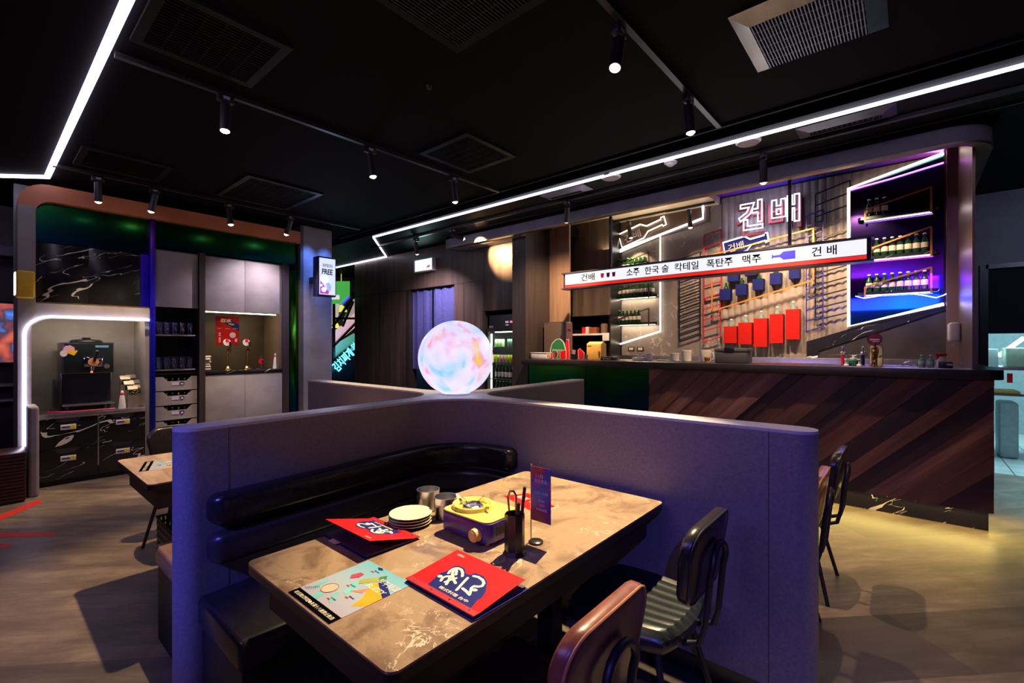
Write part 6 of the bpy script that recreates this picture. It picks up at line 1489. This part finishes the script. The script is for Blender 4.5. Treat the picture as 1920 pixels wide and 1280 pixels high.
# ------------------------------------------------------------------ ceiling: led lines, tracks, spotlights, vents
def led(name, pts, wd, mat, label):
    m = M()
    for p, q in zip(pts, pts[1:]): m.bar((p[0], p[1], CZ-.012), (q[0], q[1], CZ-.012), wd, .022)
    for p in pts[1:-1]: m.cyl((p[0], p[1], CZ-.023), (p[0], p[1], CZ-.001), wd/2, n=16)
    return tag(obj(name, m, mat, smooth=False), label, 'light')
led('ceiling_led_line', [(-1.4, .51), (-6.74, .50), (-8.5, -1.25)], .045, LEDV, 'wide white violet led line on the black ceiling above the cabinets')
led('ceiling_led_line', [(3.5, 4.27), (-6.51, 4.175), (-7.76, 5.27)], .019, LEDW, 'long thin white led line on the ceiling in front of the bar')
led('ceiling_led_line', [(-7.80, 5.26), (-10.9, 5.26)], .024, LEDW, 'short white led line along the top of the walnut wall')
def track(p, q, label):
    t = M().bar((*p, CZ-.016), (*q, CZ-.016), .036, .030)
    return tag(obj('track_rail', t, plain('track_black', (.02, .02, .022), .35)), label, 'track')
spot(1.5, 4.6, (1.3, 7.6, 1.8), 70, 'added cool fill spotlight, out of view, past the bar', lens=LENSD, angle=110, blend=1, color=(.5, .6, 1)) if False else None
track((-3.59, .55), (-3.50, 3.84), 'black ceiling track with three spotlights over the booths')
track((-6.24, .5), (-6.20, 3.75), 'black ceiling track in front of the self-service cabinets')
track((-1.20, -.8), (-1.14, 3.84), 'black and white ceiling track nearest the camera with two bright spots')
track((-7.2, 4.60), (3.0, 4.60), 'black ceiling track running along the front of the bar')
m = M().bar((-1.180-.012, .8, CZ-.033), (-1.14-.012, 3.82, CZ-.033), .006, .003).bar((-1.180+.012, .8, CZ-.033), (-1.14+.012, 3.82, CZ-.033), .006, .003)
tag(obj('track_rail', M().box(-4.2, -2.03, 6.62, 6.655, 3.41, 3.438), SATIN), 'black track under the lit soffit inside the bar', 'track')
def spot(x, y, tgt, energy, label, top=CZ, angle=62, color=(1, .70, .40), lens=LENS, drop=.31, blend=.55, grp='track spotlights'):
    t = empty('track_spotlight', (x, y, top-.031), label=label, cat='spotlight', group=grp)
    zt0_ = top-.032
    obj('adaptor', M().box(x-.022, x+.022, y-.05, y+.05, zt0_-.05, zt0_, .004), BLACK, t)
    obj('name_plate', M().box(x-.0225, x+.0235, y-.02, y+.02, zt0_-.035, zt0_-.015), plain('adaptor_label', (.35, .33, .45), .5), t)
    piv = Vector((x, y, zt0_-.085)); obj('swivel', M().cyl((x, y, zt0_-.045), piv, .010, n=12).sph(piv, .016, n=12), BLACK, t)
    d = (Vector(tgt)-piv).normalized(); e = piv+d*.17
    obj('lamp_tube', M().cyl(piv-d*.02, e, .032, n=24), plain('tube_black', (.012, .012, .014), .4), t)
    obj('lens', M().cyl(e+d*.0005, e+d*.003, .028, n=24).sph(e+d*.002, .024, (1, 1, .6), 16), lens, t)
    if energy: lamp('spot_beam', 'SPOT', e+d*.03, tgt, energy, color, .02, angle, blend, parent=t)
    return t
spot(-3.56, 1.13, (-3.30, 1.0, .7), 330, 'lit track spotlight above the neighbouring pale table')
spot(-3.545, 2.24, (-3.2, 2.6, 0), 260, 'lit track spotlight above the middle of the partition')
spot(-3.52, 3.18, (-3.4, 3.6, 0), 120, 'dim track spotlight near the end of the booth track', lens=LENSD)
spot(-6.25, .83, (-6.6, .9, 0), 60, 'unlit looking spotlight above the copper-coloured fascia corner', lens=LENSD)
spot(-6.27, 1.30, (-6.65, .85, .5), 110, 'tilted spotlight shining on the ice cream machine bay', lens=LENS, angle=55)
spot(-6.25, 2.02, (-5.9, 2.3, 0), 200, 'bright track spotlight in front of the water taps')
spot(-6.21, 2.73, (-6.72, 2.3, .8), 130, 'tilted track spotlight before the grey cupboards', color=(.90, .72, .85), angle=110, blend=1)
spot(-1.19, 2.27, (-1.10, 1.50, .75), 760, 'brightest track spotlight straight above the marble table', angle=48, color=(1, .77, .44))
spot(-1.155, 3.21, (-.9, 3.3, 0), 210, 'track spotlight at the end of the near track before the bar')
spot(-5.97, 4.6, (-6.4, 5.3, .9), 170, 'small spotlight in front of the walnut wall near the exit sign', lens=LENSD, angle=130, blend=1, color=(.85, .66, .80))
spot(-5.10, 4.60, (-4.72, 5.3, 2.85), 260, 'tilted spotlight aimed at the panel above the drinks fridge', lens=LENSD, angle=60, color=(1, .66, .32))
spot(-3.08, 4.6, (-3.9, 5.6, 1.5), 330, 'spotlight hanging over the left part of the bar counter', lens=LENSD, angle=95, blend=.9, color=(1, .66, .40))
spot(-.99, 4.6, (-1.1, 5.2, .4), 170, 'spotlight hanging over the middle of the bar counter', lens=LENSD, angle=80)
spot(1.4, 2.6, (.4, 2.9, 0), 110, 'track spotlight off to the right side over the aisle')
bpy.data.objects.remove(bpy.data.objects['track_spotlight.013']) if False else None
spot(-3.80, 6.63, (-3.9, 6.45, 2.2), 90, 'spotlight on the inner bar track beside the tall cupboard', top=3.41, lens=LENSD, angle=70, color=(1, .55, .28))
spot(-3.30, 6.63, (-3.1, 6.85, 1.8), 80, 'spotlight on the inner bar track above the neon bottle', top=3.41, lens=LENSD, angle=80)
spot(-2.37, 6.63, (-2.2, 6.6, 1.2), 40, 'spotlight on the inner bar track near the soffit end', top=3.41, lens=LENSD, angle=85)
spot(1.5, 4.6, (1.3, 7.6, 1.8), 60, 'added cool fill spotlight, out of view, past the bar', lens=LENSD, angle=110, blend=1, color=(.5, .6, 1))  # added out of view to lift the dark wall beyond the canopy
tag(obj('violet_fill_panel', M().box(-2.3, -.1, -2.4, -1.6, CZ-.03, CZ-.001, .005), glow('panel_violet', (.46, .28, .95), 1.5)), 'added violet fill panel, out of view, over the aisle', 'light')  # added panel that carries the violet fill light
track((-2.4, -2.4), (1.6, -2.4), 'added black ceiling track, out of view, for two blue tint spotlights')  # added track and spots give the partition its blue tint
BLUEL = glow('spot_lens_blue', (.08, .12, 1), 12)
spot(-1.5, -2.4, (-2.25, .62, .60), 700, 'added blue spotlight, out of view, tinting the partition end beside the bench', lens=BLUEL, angle=17, blend=1, color=(.06, .09, 1))
spot(1.3, -2.4, (-.3, 2.1, .5), 300, 'added blue spotlight, out of view, tinting the partition end beside the chairs', lens=BLUEL, angle=34, blend=.9, color=(.12, .11, 1))
# added warm flood of the bar's back wall, from an added, unseen track
track2 = tag(obj('track_rail', M().box(-2.0, .3, 5.42, 5.455, 3.498, 3.528), SATIN), 'added black track, out of view, under the inner bar ceiling', 'track')
for k, (x, nm) in enumerate(((-1.7, 'above the red holders'), (-1.1, 'above the navy holders'), (-.5, 'above the blue ladder'))):
    spot(x, 5.44, (x-.1, 6.85, 1.9), 260, 'added inner ceiling spotlight, out of view, %s' % nm, top=3.528, lens=LENSD, angle=70, color=(1, .68, .42))
spot(-2.6, 2.0, (-2.15, 1.25, .8), 0, 'x') if False else None

def vent(x0, x1, y0, y1, label, frame, slat, nsl=18, drop=.02, metal=False):
    t = empty('ceiling_vent', ((x0+x1)/2, (y0+y1)/2, CZ), label=label, cat='vent', group='ceiling vents')
    b = .085 if metal else .05; z0 = CZ-drop
    m = M()
    if metal:
        for P in ([(x0, y0), (x1, y0), (x1-b, y0+b), (x0+b, y0+b)], [(x1, y0), (x1, y1), (x1-b, y1-b), (x1-b, y0+b)], [(x1, y1), (x0, y1), (x0+b, y1-b), (x1-b, y1-b)], [(x0, y1), (x0, y0), (x0+b, y0+b), (x0+b, y1-b)]):
            m.prism([(P[0][0], P[0][1], CZ-.004), (P[1][0], P[1][1], CZ-.004), (P[2][0], P[2][1], z0), (P[3][0], P[3][1], z0)], (0, 0, .003))
    else: m.box(x0, x1, y0, y0+b, z0, CZ-.001).box(x0, x1, y1-b, y1, z0, CZ-.001).box(x0, x0+b, y0+b, y1-b, z0, CZ-.001).box(x1-b, x1, y0+b, y1-b, z0, CZ-.001)
    obj('frame', m, frame, t)
    m = M()
    for i in range(nsl):
        x = x0+b+(x1-x0-2*b)*(i+.5)/nsl; m.box(x-.003, x+.003, y0+b, y1-b, z0+.001, z0+.010)
    for i in range(1, 6): y = y0+b+(y1-y0-2*b)*i/6; m.box(x0+b, x1-b, y-.002, y+.002, z0+.004, z0+.012)
    obj('grille', m, slat, t); obj('filter', M().box(x0+b, x1-b, y0+b, y1-b, CZ-.006, CZ-.001), plain('vent_dark', (.004, .004, .005), .7), t)
    return t
VD = plain('vent_black', (.010, .010, .011), .45)
vent(-.735, -.085, 2.62, 3.27, 'silver framed ceiling vent with fine grille above the bar front', plain('vent_silver', (.62, .62, .70), .22, .9), plain('slat_grey', (.16, .16, .22), .4, .6), 30, .05, True)
vent(-3.36, -2.73, 2.62, 3.25, 'black square ceiling vent with one lit edge over the partition', VD, VD)
vent(-2.03, -1.39, 1.25, 1.87, 'black square ceiling vent with fine grille at the top edge of the view', VD, plain('slat_dim', (.03, .03, .033), .4), 26)
vent(-3.36, -2.73, .58, 1.22, 'black square ceiling vent above the neighbouring table', VD, VD)
vent(-6.05, -5.10, 1.82, 2.62, 'wide black ceiling vent in front of the grey cupboards', VD, VD)
vent(-6.05, -5.45, .62, 1.28, 'black ceiling vent in front of the copper-coloured fascia', VD, VD)
vent(-.70, -.07, 4.32, 4.56, 'narrow metal ceiling vent behind the long led line', plain('vent_steel', (.12, .11, .12), .35, .8), VD, 14, .03, True)
vent(-3.27, -2.68, 4.30, 4.52, 'narrow ceiling vent behind the led line near the canopy end', plain('vent_blueish', (.25, .25, .35), .35, .8), VD, 14, .03, True)
for k, (x, y, nm) in enumerate(((-2.34, 4.30, 'farther from'), (-1.045, 4.32, 'nearer'))):
    t = empty('ceiling_speaker', (x, y, CZ-.02), label='round white ceiling disc behind the led line, %s the silver vent' % nm, cat='speaker')
    obj('rim', M().lathe([(.085, 0), (.10, .012), (.10, .019)], (x, y, CZ-.02), 32), WHITE, t); obj('grille', M().lathe([(.07, 0), (.084, .001)], (x, y, CZ-.022), 32), plain('grille_grey', (.4, .3, .32), .5), t)
t = empty('smoke_detector', (-1.725, 4.33, CZ-.04), label='small white smoke detector on the ceiling between the two round discs', cat='detector')
obj('base', M().lathe([(.055, .025), (.06, .03), (.06, .039)], (-1.725, 4.33, CZ-.04), 28), WHITE, t); obj('sensor', M().lathe([(.02, 0), (.035, .01), (.04, .025)], (-1.725, 4.33, CZ-.04), 28), WHITE, t)
sp_ = tag(obj('sprinkler_head', M().lathe([(.004, 0), (.016, .003), (.006, .015), (.02, .02), (.02, .024)], (-2.45, 2.0, CZ-.025), 16), BLACK), 'tiny black sprinkler head on the tiled ceiling', 'sprinkler')
# long shadow-gap metal edge above the bar canopy
struct('trim_10', M().box(-5.6, 3.2, 4.86, 4.875, CZ-.02, CZ-.001), STEELD)
# remove the pattern copies that only served as sources
for o in PROT:
    for c in list(o.children): bpy.data.objects.remove(c)
    bpy.data.objects.remove(o)
